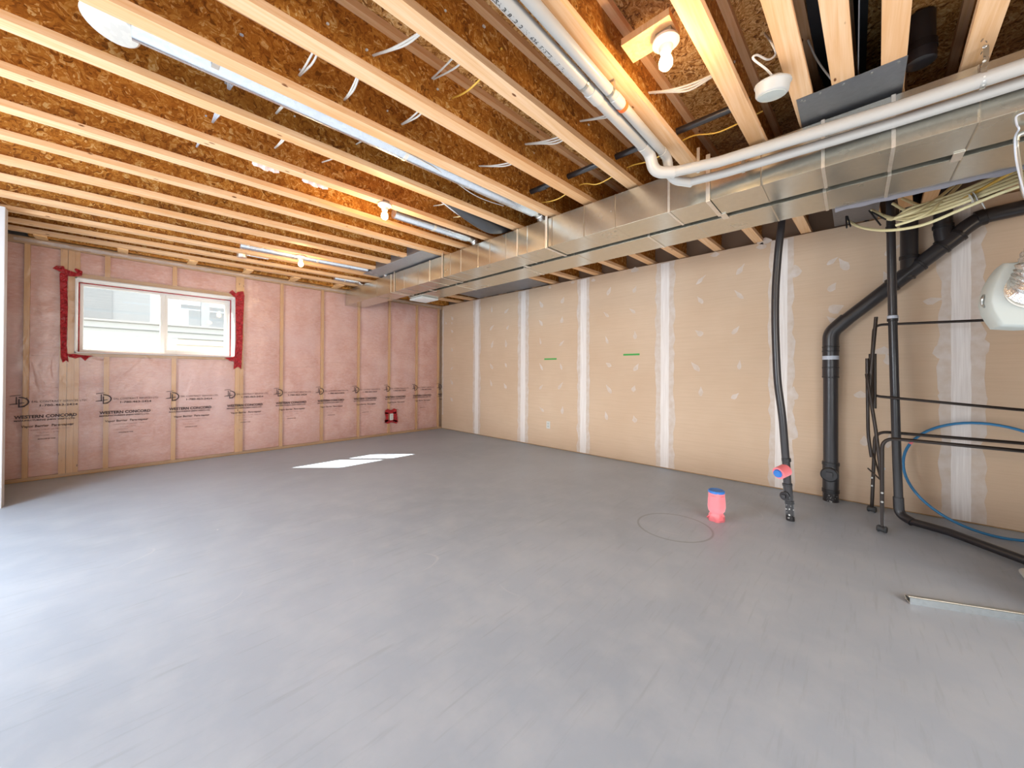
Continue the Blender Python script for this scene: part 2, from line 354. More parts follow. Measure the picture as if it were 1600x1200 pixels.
def batt(x0, x1, z0, z1, seed):
    nx, nz = max(4, int((x1-x0)/.07)), max(4, int((z1-z0)/.07)); b = MB(); vs = []; fs = []
    for i in range(nx+1):
        for j in range(nz+1):
            x = x0+(x1-x0)*i/nx; z = z0+(z1-z0)*j/nz
            ed = min(i, nx-i, 1.6)/1.6*min(1, min(j, nz-j)/1.5+.2)
            y = 6.640-.030*ed-.012*noise.noise(Vector((x*5+seed, z*4, seed)))*ed
            vs.append((x, max(y, 6.598), z))
    for i in range(nx):
        for j in range(nz):
            a = i*(nz+1)+j; fs.append((a, a+nz+1, a+nz+2, a+1))
    n = len(vs); vs += [(x0, 6.71, z0), (x1, 6.71, z0), (x1, 6.71, z1), (x0, 6.71, z1)]
    b.add(vs, fs+[(n, n+3, n+2, n+1)])
    b.build('insulation_batt', 'batt_pink', wf, smooth=True)
xs = sorted([(x-w/2, x+w/2) for x, w in studs]+[(WX0-.02, WX1+.02)])
q = 0
for (a0, a1), (b0, b1) in zip(xs, xs[1:]):
    if b0-a1 < .06 or a1 < -2.6 or (a1 < .3 and b0 > .5): continue
    sp = [.040, 1.34+.05*math.sin(q*2.1), 2.600]
    for z0, z1 in zip(sp, sp[1:]):
        q += 1; batt(a1+.001, b0-.001, z0+.001, z1-.001, q)
for (x0, x1) in ((-.337, -.144), (-.100, .456), (.500, 1.14)):
    q += 1; batt(x0, x1, .040, WZ0-.041, q); q += 1; batt(x0, x1, WZ1+.051, 2.600, q)
# vapour barrier film
def film(x0, x1, z0, z1, mb, dz=.055):
    nx, nz = max(2, int((x1-x0)/.06)), max(2, int((z1-z0)/.06)); vs = []; fs = []
    for i in range(nx+1):
        for j in range(nz+1):
            x = x0+(x1-x0)*i/nx; z = z0+(z1-z0)*j/nz
            k = min(1, min(z, 2.6-z)/.1+.15); near = min(1, max(abs(x-.38)-.78, abs(z-1.86)-.46, 0)/.12)
            vs.append((x, 6.5895-.007*k*near*(noise.noise(Vector((x*2.1+z*1.7, z*5-x*2, 3)))+.6)-.004*near*noise.noise(Vector((x*9, z*9, 1))), z))
    for i in range(nx):
        for j in range(nz):
            a = i*(nz+1)+j; fs.append((a, a+nz+1, a+nz+2, a+1))
    mb.add(vs, fs)
fb = MB(); film(-4, WX0, 0.012, 2.67, fb); film(WX1, XR-.002, .012, 2.67, fb); film(WX0, WX1, .012, WZ0, fb); film(WX0, WX1, WZ1, 2.67, fb)
vb = fb.build('vapour_barrier', 'poly_film', wf, smooth=True)
# gathered upper hem of the film
hb = MB(); n = 160; rings = []
for i in range(n+1):
    x = -.8+5.55*i/n; k = noise.noise(Vector((x*7, 0, 5)))
    rings.append([(x, 6.580, 2.645+.012*k), (x, 6.570+.006*k, 2.650), (x, 6.570-.008*k, 2.635), (x, 6.580, 2.618-.02*abs(k)), (x, 6.584, 2.63)])
hb.loft(rings).build('film_hem', 'poly_film', wf, smooth=True)
# printing on the film
def text_mesh(body, size, xs_, bold=0, spacing=1.0):
    cu = bpy.data.curves.new('t', 'FONT'); cu.body = body; cu.size = size; cu.offset = bold; cu.resolution_u = 2; cu.space_character = spacing
    o = bpy.data.objects.new('t', cu); C.objects.link(o)
    dg = bpy.context.evaluated_depsgraph_get(); me = bpy.data.meshes.new_from_object(o.evaluated_get(dg))
    vs = [(v.co.x*xs_, v.co.y) for v in me.vertices]; fs = [tuple(p.vertices) for p in me.polygons]
    bpy.data.objects.remove(o); bpy.data.curves.remove(cu); bpy.data.meshes.remove(me)
    w = max(v[0] for v in vs)-min(v[0] for v in vs); mn = min(v[0] for v in vs)
    return [(v[0]-mn, v[1]) for v in vs], fs, w
lines = [('EAL CONTRACT SERVICES LTD.', .030, .145, .862, .395, 0, 'a'), ('1-780-463-2424', .032, .20, .818, .27, .0006, 'a'),
         ('WESTERN CONCORD', .046, .03, .693, .435, .0016, 'a'), ('MANUFACTURING (NEW WEST) LTD.', .022, .03, .662, .425, .0007, 'a'),
         ('Vapor Barrier  Pare-vapeur', .036, .075, .592, .37, .0006, 'a'), ('CAN/CGSB-51.34-M86  TYPE 1', .017, .14, .555, .28, 0, 'b'),
         ('0.15 mm  -  6 MIL', .017, .20, .522, .14, 0, 'b'), ('MADE IN CANADA', .016, .17, .49, .10, 0, 'b'), ('EXTRUDED BY WCM', .015, .19, .452, .12, .0005, 'a')]
pa = MB(); pb = MB()
for body, size, x, z, w, bold, k in lines:
    vs, fs, w0 = text_mesh(body, size, 1, bold)
    (pa if k == 'a' else pb).add([(x+v[0]*w/w0, 0, z+v[1]) for v in vs], fs)
def q2(mb, *p): mb.add([(a, 0, b_) for a, b_ in p], [tuple(range(len(p)))])
q2(pa, (.002, .936), (.072, .944), (.072, .950), (.002, .942)); q2(pa, (.040, .848), (.048, .848), (.048, .930), (.040, .930))
q2(pa, (.0, .846), (.052, .850), (.052, .862), (0, .852))
arc = [(.058+.072*math.cos(t), .872+.058*math.sin(t)) for t in [math.pi/2-math.pi*i/12 for i in range(13)]]
arc2 = [(.058+.060*math.cos(t), .872+.047*math.sin(t)) for t in [math.pi/2-math.pi*i/12 for i in range(13)]]
for i in range(12): q2(pa, arc[i], arc[i+1], arc2[i+1], arc2[i])
q2(pa, (.056, .815), (.066, .815), (.066, .905), (.056, .905)); q2(pa, (.062, .855), (.095, .860), (.095, .868), (.062, .864)); q2(pa, (.056, .814), (.10, .818), (.10, .830), (.056, .824))
pma = pa.build('lettering', 'ink', vb); pmb = pb.build('small_lettering', 'ink_faint', vb)
for i in range(10):
    x0 = -.812+.6075*i
    for src in (pma, pmb):
        o = src if i == 0 else src.copy()
        if i == 9:      # the last print runs into the corner: cut at the wall
            bm = bmesh.new(); bm.from_mesh(src.data); bmesh.ops.bisect_plane(bm, geom=bm.verts[:]+bm.edges[:]+bm.faces[:], plane_co=(XR-x0-.004, 0, 0), plane_no=(1, 0, 0), clear_outer=True)
            me = bpy.data.meshes.new('lettering_cut'); bm.to_mesh(me); bm.free(); me.materials.append(src.data.materials[0]); o.data = me
        if i: C.objects.link(o); o.parent = vb
        o.location = (x0, 6.5755, .004*i)
# ------------------------------------------------------------------ window
YW = 6.89
w1 = semp('window_1')
jb = MB(); T = .012
jb.box((WX0, 6.586, WZ0), (WX0+T, YW, WZ1)); jb.box((WX1-T, 6.586, WZ0), (WX1, YW, WZ1)); jb.box((WX0, 6.586, WZ0), (WX1, YW, WZ0+T)); jb.box((WX0, 6.586, WZ1-T), (WX1, YW, WZ1))
jb.build('window_liner', 'poly_wrap', w1)
def frame(x0, x1, z0, z1, y0, y1, w, name, mat='white_vinyl'):
    b = MB(); b.box((x0, y0, z0), (x0+w, y1, z1)); b.box((x1-w, y0, z0), (x1, y1, z1)); b.box((x0+w, y0, z0), (x1-w, y1, z0+w)); b.box((x0+w, y0, z1-w), (x1-w, y1, z1))
    return b.build(name, mat, w1)
frame(WX0+T, WX1-T, WZ0+T, WZ1-T, YW-.03, YW+.06, .038, 'window_frame')
xm = .375
MB().box((xm-.02, YW-.035, WZ0+.05), (xm+.025, YW+.05, WZ1-.05)).build('mullion', 'white_vinyl', w1)
frame(xm+.022, WX1-.05, WZ0+.05, WZ1-.05, YW-.012, YW+.02, .034, 'sliding_sash')
MB().box((WX0+.05, YW+.022, WZ0+.05), (xm-.02, YW+.026, WZ1-.05)).build('window_pane', 'window_glass', w1)
MB().box((xm+.05, YW+.002, WZ0+.08), (WX1-.08, YW+.006, WZ1-.08)).build('window_pane', 'window_glass', w1)
MB().box((xm-.012, YW-.05, 1.83), (xm+.002, YW-.035, 1.90)).build('sash_latch', 'white_plastic', w1)
# thin red tape line round the liner where it meets the frame
frame(WX0+T+.001, WX1-T-.001, WZ0+T+.001, WZ1-T-.001, YW-.045, YW-.031, .010, 'sealing_tape', 'tape_red')
# torn red sheathing tape on the film round the opening
def tapestrip(uvs, name='tape_strip', y=6.578, parent=None):
    pts = [at(u, v, y=y) for u, v in uvs]
    return MB().prism(pts, (0, .0035, 0)).build(name, 'tape_red', parent)
tw = thing('sheathing_tape', 'torn shiny red tape strips around the white window opening', 'tape', (-.4, 6.58, 1.3))
tapestrip([(93, 427), (100, 424), (106, 430), (105, 450), (106, 480), (105, 510), (104, 540), (107, 566), (103, 563), (98, 567), (95, 558), (94, 520), (94, 470)], parent=tw)
tapestrip([(82, 419), (88, 415), (100, 416), (101, 420), (113, 424), (121, 427), (116, 421), (118, 419), (129, 424), (128, 431), (115, 432), (105, 431), (95, 425)], y=6.575, parent=tw)
tapestrip([(104, 553), (116, 553), (128, 555), (146, 556), (139, 558), (133, 564), (126, 558), (118, 560), (108, 558)], y=6.575, parent=tw)
tapestrip([(368, 461), (371, 456), (380, 455), (382, 462), (380, 500), (379, 540), (377, 577), (372, 573), (365, 577), (366, 560), (369, 530), (368, 490)], parent=tw)
tapestrip([(358, 457), (363, 453), (368, 458), (374, 460), (370, 467), (364, 462)], y=6.575, parent=tw)
tapestrip([(351, 559), (362, 558), (368, 556), (367, 565), (359, 564)], y=6.575, parent=tw)
# outside: neighbour's house and fence
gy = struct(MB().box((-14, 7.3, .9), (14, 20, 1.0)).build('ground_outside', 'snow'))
fn = thing('neighbour_fence', 'white horizontal board fence outside the window', 'fence', (0, 9.2, 1.0))
for i in range(9): MB().prism([(-7, 9.235, 1.02+i*.115), (-7, 9.195, 1.025+i*.115), (-7, 9.225, 1.118+i*.115), (-7, 9.235, 1.118+i*.115)], (14, 0, 0)).build('board', 'siding_white', fn)
MB().box((-7, 9.24, 1.0), (7, 9.27, 2.06)).build('fence_gap_shade', 'siding_shade', fn)  # darker sheet behind the boards so their gaps read as shadow lines
MB().box((-7, 9.18, 2.055), (7, 9.28, 2.085)).build('cap_rail', 'siding_white', fn)
h2 = thing('far_house', 'second pale house farther off seen in the smaller window pane', 'house', (3.5, 15, 1.0))
MB().box((1.4, 15, 1.0), (6.5, 15.3, 3.1)).build('house_wall', 'siding_white', h2)
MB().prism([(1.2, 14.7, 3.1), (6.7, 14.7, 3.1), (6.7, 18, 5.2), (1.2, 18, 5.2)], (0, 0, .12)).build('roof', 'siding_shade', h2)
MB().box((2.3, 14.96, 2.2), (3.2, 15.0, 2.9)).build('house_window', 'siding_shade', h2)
MB().box((1.25, 11.0, 1.0), (1.40, 11.15, 4.2)).build('porch_post', 'siding_white', h2)
ho = thing('neighbour_house', 'pale house with a window, behind the white board fence', 'house', (-1.5, 12, 1.0))
MB().box((-8, 12, 1.0), (.45, 12.3, 3.9)).build('house_wall', 'siding_white', ho)
MB().prism([(-8.3, 11.7, 3.9), (.7, 11.7, 3.9), (.7, 15, 4.6), (-8.3, 15, 4.6)], (0, 0, .12)).build('eave', 'grey_plastic', ho)
MB().box((-.9, 11.96, 2.35), (-.15, 12.0, 3.4)).build('house_window', 'siding_shade', ho)
# ------------------------------------------------------------------ ceiling: deck and I-joists
ce = struct(MB().box((-4.1, -3.3, ZD), (5.05, 6.95, ZD+.02)).build('ceiling', 'osb_deck'))
JM = {0: .49, 1: .888, 2: 1.309, 3: 1.715, 4: 2.095, 5: 2.55, 6: 2.98, 7: 3.39, 8: 3.78, 9: 4.18, 10: 4.58, 11: 5.0, 12: 5.42, 13: 5.83, 14: 6.25, -1: .235, -2: .075, -3: -.10, -4: -.37, -5: -.78, -6: -1.18, -7: -1.59, -8: -1.99, -9: -2.4, -10: -2.8}
JL = {0: .58, 1: .965, 2: 1.42, 3: 1.86, 4: 2.25, 5: 2.672, 6: 3.10, 7: 3.52, 8: 3.945, 9: 4.40, 10: 4.80, 11: 5.24, 12: 5.68, 13: 6.08, 14: 6.42, -1: .34, -2: .18, -3: 0, -4: -.27}
JR = {0: .405, 1: .815, 2: 1.22, 3: 1.62, 4: 2.02, 5: 2.435, 6: 2.83, 7: 3.23, 8: 3.63, 9: 4.04, 10: 4.44, 11: 4.85, 12: 5.26, 13: 5.67, 14: 6.08, -1: .02, -2: -.10, -3: -.30, -4: -.42}
FW = .084
def yj(k, x, off=0):            # far lower edge of joist k at x
    L, Mi, Rr = JL.get(k, JM[k]+.08), JM[k], JR.get(k, JM[k]-.08)
    y = L+(x+.4)/3.12*(Mi-L) if x < 2.72 else Mi+(x-2.72)/2.08*(Rr-Mi)
    return y-off
stx = [-4.0, -.4, 2.72, 2.9, 4.925]
def jrib(k, a, b, z0, z1, name, mat, parent):
    rings = [[(x, yj(k, x)-a, z0), (x, yj(k, x)-b, z0), (x, yj(k, x)-b, z1), (x, yj(k, x)-a, z1)] for x in (stx if k != 4 else stx)]
    return MB().loft(rings).build(name, mat, parent)
for k in sorted(JM):
    web = jrib(k, FW/2+.006, FW/2-.006, ZJ+.034, ZD-.034, 'joist', 'osb_web', ce)
    jrib(k, FW, 0, ZJ, ZJ+.038, 'bottom_flange', 'pine_flange', web)
    jrib(k, FW, 0, ZD-.038, ZD-.001, 'top_flange', 'pine_flange', web)
MB().box((-.7, 6.50, ZJ), (4.9, 6.585, ZD-.002)).build('rim_joist', 'osb_web', ce)
for u, v in [(65, 372), (192, 395), (300, 411), (387, 424), (458, 437), (526, 448)]:
    p = at(u, v, z=ZJ); MB().box((p.x-.045, yj(14, p.x)-.002, ZJ-.012), (p.x+.045, 6.60, ZJ+.026)).build('blocking', 'pine_block', ce, bevel=.002)
# ------------------------------------------------------------------ trunk ducts
def ring_(x0, x1, z0, z1, y, g): return [(x0-g, y, z0-g), (x1+g, y, z0-g), (x1+g, y, z1+g), (x0-g, y, z1+g)]
def trunk(name, label, x0, x1, z0, z1, y0, y1, cuts, beads, diag=True):
    t = thing(name, label, 'duct', ((x0+x1)/2, y0, z0))
    ys = [y0]+sorted(cuts)+[y1]
    for a, b in zip(ys, ys[1:]): MB().box((x0, a+.002, z0), (x1, b-.002, z1)).build('duct_section', 'galvanised', t, bevel=.0015)
    for c_ in cuts: MB().loft([ring_(x0, x1, z0, z1, c_-.008, .004), ring_(x0, x1, z0, z1, c_+.008, .004)]).build('drive_cleat', 'galvanised_seam', t, bevel=.001)
    for c_ in beads: MB().loft([ring_(x0, x1, z0, z1, c_-.005, .0002), ring_(x0, x1, z0, z1, c_, .0028), ring_(x0, x1, z0, z1, c_+.005, .0002)]).build('stiffening_bead', 'galvanised', t)
    return t
tl = trunk('supply_trunk_duct', 'long shiny rectangular metal duct nearest the room, reaching the pink wall', 2.695, 3.000, 2.39, 2.655, -2.6, 6.56,
    [-1.3, -.146, .13, .98, 2.46, 3.98, 4.97], [-.42, .42, 1.40, 1.69, 2.03, 2.33, 2.62, 2.86, 3.05, 3.35, 3.55, 4.25, 4.6, 5.4])
tr_ = trunk('return_trunk_duct', 'shorter rectangular metal duct running closest to the drywall', 3.065, 3.418, 2.39, 2.650, -2.6, 5.10,
    [-1.4, -.15, .14, 1.28, 2.69, 3.9], [-.42, .42, .9, 2.0, 3.2, 4.5])
def strap(y, label):
    t = MB()
    for x in (2.688, 3.006): t.box((x-.0015, y-.013, 2.384), (x+.0015, y+.013, 2.70))
    t.box((2.688, y-.013, 2.382), (3.006, y+.013, 2.3845))
    tag(t.build('hanger_strap', 'galvanised_seam'), label, 'strap', 'straps holding the near duct')
strap(.72, 'thin metal hanger strap on the duct just below the white pipe elbows')
strap(2.09, 'thin metal hanger strap on the duct beside the end of the long round pipe')
strap(3.70, 'thin metal hanger strap on the duct at the corner of the grey ceiling sheet')
strap(4.86, 'thin metal hanger strap on the duct nearest the pink wall')
for y, lb in ((4.40, 'nearest the pink wall'), (2.62, 'about halfway along the ducts'), (.70, 'just past the white pipe elbows'), (-.40, 'near the right frame edge')):
    tag(MB().box((2.98, y-.02, 2.384), (3.09, y+.02, 2.3885)).build('tie_strap', 'galvanised_seam'), 'short metal clip across the gap between the ducts, '+lb, 'clip', 'clips between the ducts')
# white register panel under the end of the return duct
rp = thing('register_panel', 'flat square white plastic panel under the far end of the metal duct', 'panel', (3.30, 5.0, 2.36))
MB().box((3.12, 4.80, 2.362), (3.42, 5.16, 2.388)).build('panel_frame', 'white_plastic', rp, bevel=.004)
MB().box((3.15, 4.83, 2.357), (3.39, 5.13, 2.363)).build('panel_face', 'white_vinyl', rp, bevel=.002)
# ------------------------------------------------------------------ sheet metal panning
def sheet(name, label, x0, x1, y0, y1, z, joints, screws=None, mat='sheet_dark', skew=0):
    t = thing(name, label, 'sheet metal', ((x0+x1)/2, y0, z)); ys = [y0]+joints+[y1]
    for a, b in zip(ys, ys[1:]):
        MB().prism([(x0, a+.002, z), (x1, a+.002-skew, z), (x1, b-.002-skew, z), (x0, b-.002, z)], (0, 0, -.002)).build('metal_panel', mat, t)
    for p in screws or []: MB().lathe([(.0001, 0), (.006, .001), (.006, .004), (.0001, .005)], (p[0], p[1], z-.006), seg=8).build('screw', 'zinc', t)
    return t
pf = sheet('joist_panning', 'light grey sheet metal nailed under joists left of the duct near the pink wall', 2.44, 2.80, 3.78, 5.33, ZJ-.001, [4.26, 4.74], mat='panel_light')
for k in (8, 9, 10):
    MB().box((2.445, yj(k, 2.44)-.01, ZJ+.001), (2.449, yj(k+1, 2.44)-FW-.002, ZD-.002)).build('bay_closure', 'sheet_dark', pf)
sheet('joist_panning', 'dark grey sheet metal between the duct and the top of the drywall', 3.43, 4.78, 3.66, 5.36, ZJ-.001, [4.2, 4.7])
pn = sheet('joist_panning', 'grey sheet metal with a row of nails under joists beside the smoke alarm', 2.437, 2.90, -.180, .228, ZJ-.001, [], [(2.46, .205), (2.46, .13), (2.46, .04), (2.46, -.06), (2.46, -.15), (2.47, .195)])
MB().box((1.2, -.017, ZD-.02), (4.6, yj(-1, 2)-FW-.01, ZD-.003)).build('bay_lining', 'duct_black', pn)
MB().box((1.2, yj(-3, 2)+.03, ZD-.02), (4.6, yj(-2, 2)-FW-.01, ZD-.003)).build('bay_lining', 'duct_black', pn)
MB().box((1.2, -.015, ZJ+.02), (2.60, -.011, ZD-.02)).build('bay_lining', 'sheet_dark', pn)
p5 = sheet('joist_panning', 'grey sheet metal beside the duct where the cream tubes begin', 3.43, 4.79, -.16, .145, ZJ-.001, [])
# fibrous liner edge along the return duct
n = 60; rings = []
for i in range(n+1):
    y = .10-1.0*i/n; k = noise.noise(Vector((y*14, 1, 1)))
    rings.append([(3.424, y, 2.42), (3.424, y, 2.384-.008*k), (3.445+.01*k, y, 2.372-.014*k), (3.452, y, 2.41+.01*k)])
tag(MB().loft(rings).build('duct_liner', 'fibre_grey'), 'ragged grey fibre strip along the lower duct edge above the cream tubes', 'duct liner')
bw = MB().prism([(3.43, 1.55, ZJ-.01), (3.50, 1.75, ZJ-.02), (3.80, 2.35, ZJ-.03), (3.80, 2.75, ZJ-.02), (3.43, 2.75, ZJ-.01)], (0, 0, -.008))
tag(bw.build('duct_wrap', 'duct_black'), 'black wrap sagging between the duct and the drywall top', 'duct wrap')
# ------------------------------------------------------------------ round branch ducts
def branch(label, k, x0, xe, r, z, flare=False):
    yc = lambda x: (yj(k, x)+yj(k+1, x)-FW)/2+.0
    if k == 4: yc = lambda x: yj(4, x)+.088
    t = thing('branch_duct', label, 'duct', (xe, yc(xe), z))
    n = 6; xs_ = [x0+(xe-.12-x0)*i/n for i in range(n+1)]
    cuts = [0, n//2, n]
    for a, b in zip(cuts, cuts[1:]): MB().tube([(x, yc(x), z) for x in xs_[a:b+1]], [r]*(b-a)+[r*.985], 20).build('pipe_section', 'round_duct_metal', t, smooth=True)
    mid = xs_[n//2]; MB().tube([(mid-.012, yc(mid), z), (mid+.012, yc(mid), z)], r+.003, 20).build('crimp_joint', 'galvanised_seam', t, smooth=True)
    e = [(xe-.12, yc(xe), z), (xe-.04, yc(xe), z-.005), (xe+.0, yc(xe), z-.03), (xe+.02, yc(xe), z-.075)]
    MB().tube(cat(e, 4), [r*(.78+.10*(i % 2)) for i in range(13)], 16).build('elbow', 'foil', t, smooth=True)
    return t
b1 = branch('long bright round metal pipe in the joist bay above the ceiling light', 4, .02, 2.73, .058, 2.738)
MB().lathe([(.09, -.05), (.095, -.045), (.095, .03), (.088, .035)], (-.035, yj(4, 0)+.16, 2.78), (.2, .1, 1), 28).build('register_boot', 'galvanised_seam', b1, smooth=True)
branch('round metal pipe with foil elbow two bays beyond the ceiling light', 6, 1.75, 2.73, .052, 2.728)
branch('round metal pipe two bays from the pink wall', 11, .95, 2.72, .050, 2.725)
branch('short round metal pipe in the bay closest to the pink wall', 13, 2.3, 2.72, .045, 2.72)
dm = thing('damper_collar', 'small round metal damper by the light nearest the pink wall', 'duct collar', (1.02, 5.62, 2.66))
MB().lathe([(.05, 0), (.052, .005), (.052, .06), (.045, .065)], (1.02, 5.60, 2.645), (0, 0, 1), 18).build('collar', 'galvanised_seam', dm, smooth=True)
MB().tube([(1.02, 5.60, 2.69), (1.2, 5.59, 2.69), (1.30, 5.58, 2.69)], .014, 10).build('flexible_tail', 'foil', dm, smooth=True)
# dark insulated flexible duct sagging in a bay
pts = [(1.95, yj(5, 2)+.10, 2.80), (2.15, yj(5, 2)+.10, 2.745), (2.45, yj(5, 2.4)+.11, 2.70), (2.62, yj(5, 2.6)+.12, 2.712), (2.80, yj(5, 2.7)+.12, 2.76)]
fx = thing('flexible_duct', 'dark wrapped flexible duct with silver edge sagging between joists', 'duct', (2.45, 2.7, 2.65))
MB().tube(cat(pts, 6), [.012+.062*math.sin(math.pi*min(1, i/24*.82+.05)) for i in range(25)], 16).build('insulated_sleeve', 'duct_black', fx, smooth=True)
MB().tube([Vector(p)+Vector((0, .035, -.035)) for p in cat(pts, 6)], .012, 8).build('foil_edge', 'foil', fx, smooth=True)
# ------------------------------------------------------------------ white pvc pipes
def collar(c, a, r, h, name, mat, t): 
    a = Vector(a).normalized(); MB().lathe([(r-.003, -h/2), (r, -h/2+.002), (r, h/2-.002), (r-.003, h/2)], c, a, 24).build(name, mat, t, smooth=True)
pA = thing('vent_pipe', 'thicker white plastic pipe printed in black, turning down beside the duct', 'pipe', (2.3, .95, 2.5))
a0 = [(-1.0, .985, 2.628), (1.62, .960, 2.626)]
MB().tube(a0, .0305, 24).build('pipe_length', 'pvc_white', pA, smooth=True)
MB().tube([(1.62, .960, 2.626), (2.215, .952, 2.624)], .0305, 24).build('pipe_length', 'pvc_white', pA, smooth=True)
collar((1.62, .960, 2.626), (1, -.01, 0), .0345, .085, 'coupling', 'pvc_fitting', pA)
MB().tube(fillet([(2.18, .952, 2.624), (2.285, .95, 2.620), (2.315, .935, 2.505), (2.385, .83, 2.498)], .08, 7), .0345, 24).build('elbow', 'pvc_fitting', pA, smooth=True)
MB().tube([(2.375, .845, 2.498), (2.45, .60, 2.500), (2.53, -.15, 2.502), (2.57, -1.6, 2.50)], .031, 24).build('pipe_length', 'pvc_white', pA, smooth=True)
vs, fs, w0 = text_mesh('SDR-PVC DWV  CERTIFIED TO CSA B181.2  2 IN  636  SYSTEM 15  FLAME SPREAD 25', .024, 1, .0006)
wt = 1.05; tb = MB()
def wrap(v):
    x = .52+v[0]*wt/w0; a = .40-v[1]/.0309
    cy = .985+(x+1)/2.62*(-.025)
    return (x, cy+math.sin(a)*.0309, 2.6268-math.cos(a)*.0309)
tb.add([wrap(v) for v in vs], fs); tb.build('lettering', 'abs_dark', pA)
pB = thing('vent_pipe', 'slimmer white plastic pipe with an orange label beside the thicker one', 'pipe', (2.45, .9, 2.5))
MB().tube([(-1.0, .905, 2.636), (1.72, .896, 2.634)], .0250, 24).build('pipe_length', 'pvc_white', pB, smooth=True)
MB().tube([(1.72, .896, 2.634), (2.36, .892, 2.632)], .0250, 24).build('pipe_length', 'pvc_white', pB, smooth=True)
collar((1.74, .896, 2.634), (1, 0, 0), .0285, .075, 'coupling', 'pvc_fitting', pB)
MB().lathe([(.0291, -.011), (.0291, .011)], (1.80, .896, 2.634), (1, 0, 0), 24).build('warning_label', 'orange_label', pB, smooth=True)
MB().tube(fillet([(2.33, .892, 2.632), (2.415, .89, 2.630), (2.455, .885, 2.497), (2.575, .79, 2.490)], .07, 7), .0285, 24).build('elbow', 'pvc_fitting', pB, smooth=True)
MB().tube([(2.56, .80, 2.490), (2.60, .60, 2.492), (2.652, -.15, 2.494), (2.662, -1.6, 2.49)], .0255, 24).build('pipe_length', 'pvc_white', pB, smooth=True)
def clamp(c, a, r, top, label, g='perforated pipe straps'):
    a = Vector(a).normalized(); b = MB(); up = Vector((0, 0, 1)); s_ = a.cross(up).normalized(); c = Vector(c); R2 = r+.0015
    prof = [c+up*(top-c.z)+s_*R2] + [c+s_*R2*math.cos(t)+up*R2*math.sin(t) for t in [-math.pi*i/10 for i in range(11)]]+[c+up*(top-c.z)-s_*R2]
    rings = [[p-a*.008, p+a*.008, p+a*.008+(p-c).normalized()*.0012, p-a*.008+(p-c).normalized()*.0012] for p in prof]
    tag(b.loft(rings).build('pipe_strap', 'zinc'), label, 'strap', g)
clamp((1.52, .961, 2.626), (1, 0, 0), .0305, ZJ, 'metal strap round the thicker white pipe below its printed lettering')
clamp((1.66, .896, 2.634), (1, 0, 0), .0250, ZJ, 'metal strap round the slimmer white pipe just above its orange label')
clamp((2.425, .705, 2.499), (.3, -1, 0), .031, 2.60, 'metal strap round the thicker white pipe just past its elbow')
clamp((2.612, .50, 2.492), (.07, -1, 0), .0255, 2.60, 'metal strap round the slimmer white pipe just past its elbow')
# chain-like perforated hanger on the pipe at the right
hg = thing('perforated_hanger', 'twisted perforated metal strap hanging the white pipes from a joist', 'hanger', (2.55, -.42, 2.5))
yh = -.405; R3 = .034; cx = 2.542
prof = [(2.60, yh-.02, ZJ), (2.575, yh-.015, 2.62), (2.555, yh-.01, 2.575), (2.525, yh, 2.545)]+[(cx+R3*math.cos(t), yh, 2.502+R3*math.sin(t)) for t in [math.pi*.75+math.pi*i/9 for i in range(10)]]
for i in range(len(cat(prof, 3))-1):
    p = cat(prof, 3); a, b = p[i], p[i+1]; d = (b-a).normalized(); w = .0085 if i % 3 else .0055
    n_ = Vector((0, 1, 0)); o_ = d.cross(n_).normalized()*.0012
    MB().loft([[a-n_*w-o_, a+n_*w-o_, a+n_*w+o_, a-n_*w+o_], [b-n_*.0085-o_, b+n_*.0085-o_, b+n_*.0085+o_, b-n_*.0085+o_]]).build('strap_link', 'zinc', hg)
for t in (3.3, 3.75, 4.2): MB().lathe([(.0035, 0), (.0035, .001)], (cx+(R3+.0015)*math.cos(t), yh, 2.502+(R3+.0015)*math.sin(t)), (math.cos(t), 0, math.sin(t)), 8).build('strap_hole', 'white_plastic', hg)
for i in range(7): MB().lathe([(.004, -.001), (.0065, 0), (.004, .001)], (2.52+.012*math.sin(i), yh+.006*math.cos(i*2), 2.56+i*.017), (math.sin(i*2), math.cos(i*2), .2), 8).build('chain_link', 'zinc', hg)
# ------------------------------------------------------------------ black abs and cables running across the joists
ab = thing('black_drain_pipe', 'black plastic pipe crossing through the joist webs left of the duct', 'pipe', (2.44, 1.2, 2.8))
MB().tube([(2.43, 2.13, 2.802), (2.46, 1.0, 2.80), (2.47, .44, 2.80)], .021, 18).build('pipe_length', 'abs_black', ab, smooth=True)
MB().tube([(2.435, 1.98, 2.80), (2.44, 1.90, 2.80)], .0245, 18).build('coupling', 'abs_dark', ab, smooth=True)
tag(MB().tube(cat([(2.58, 2.12, 2.77), (2.60, 1.9, 2.745), (2.60, 1.66, 2.79), (2.62, 1.5, 2.75), (2.62, 1.25, 2.79), (2.60, 1.05, 2.76), (2.56, .80, 2.79), (2.56, .62, 2.745), (2.60, .40, 2.79)], 6), .0048, 8).build('yellow_cable', 'cable_yellow', None, smooth=True), 'yellow cable sagging between joists next to the black pipe', 'cable')
def web_hit(u, v):
    for k in range(-3, 15):
        L, Rr = yj(k, 0), yj(k, 2.7); s_ = (Rr-L)/2.7
        d = fw+rr*((u-800)/F)-uu*((v-CY)/F)
        t = (L-FW/2)/(d.y-s_*d.x)
        if t > 0 and ZJ+.038 <= H0+d.z*t <= ZD-.03: return k, Vector((d.x*t, d.y*t-.006, H0+d.z*t))
    return None, None
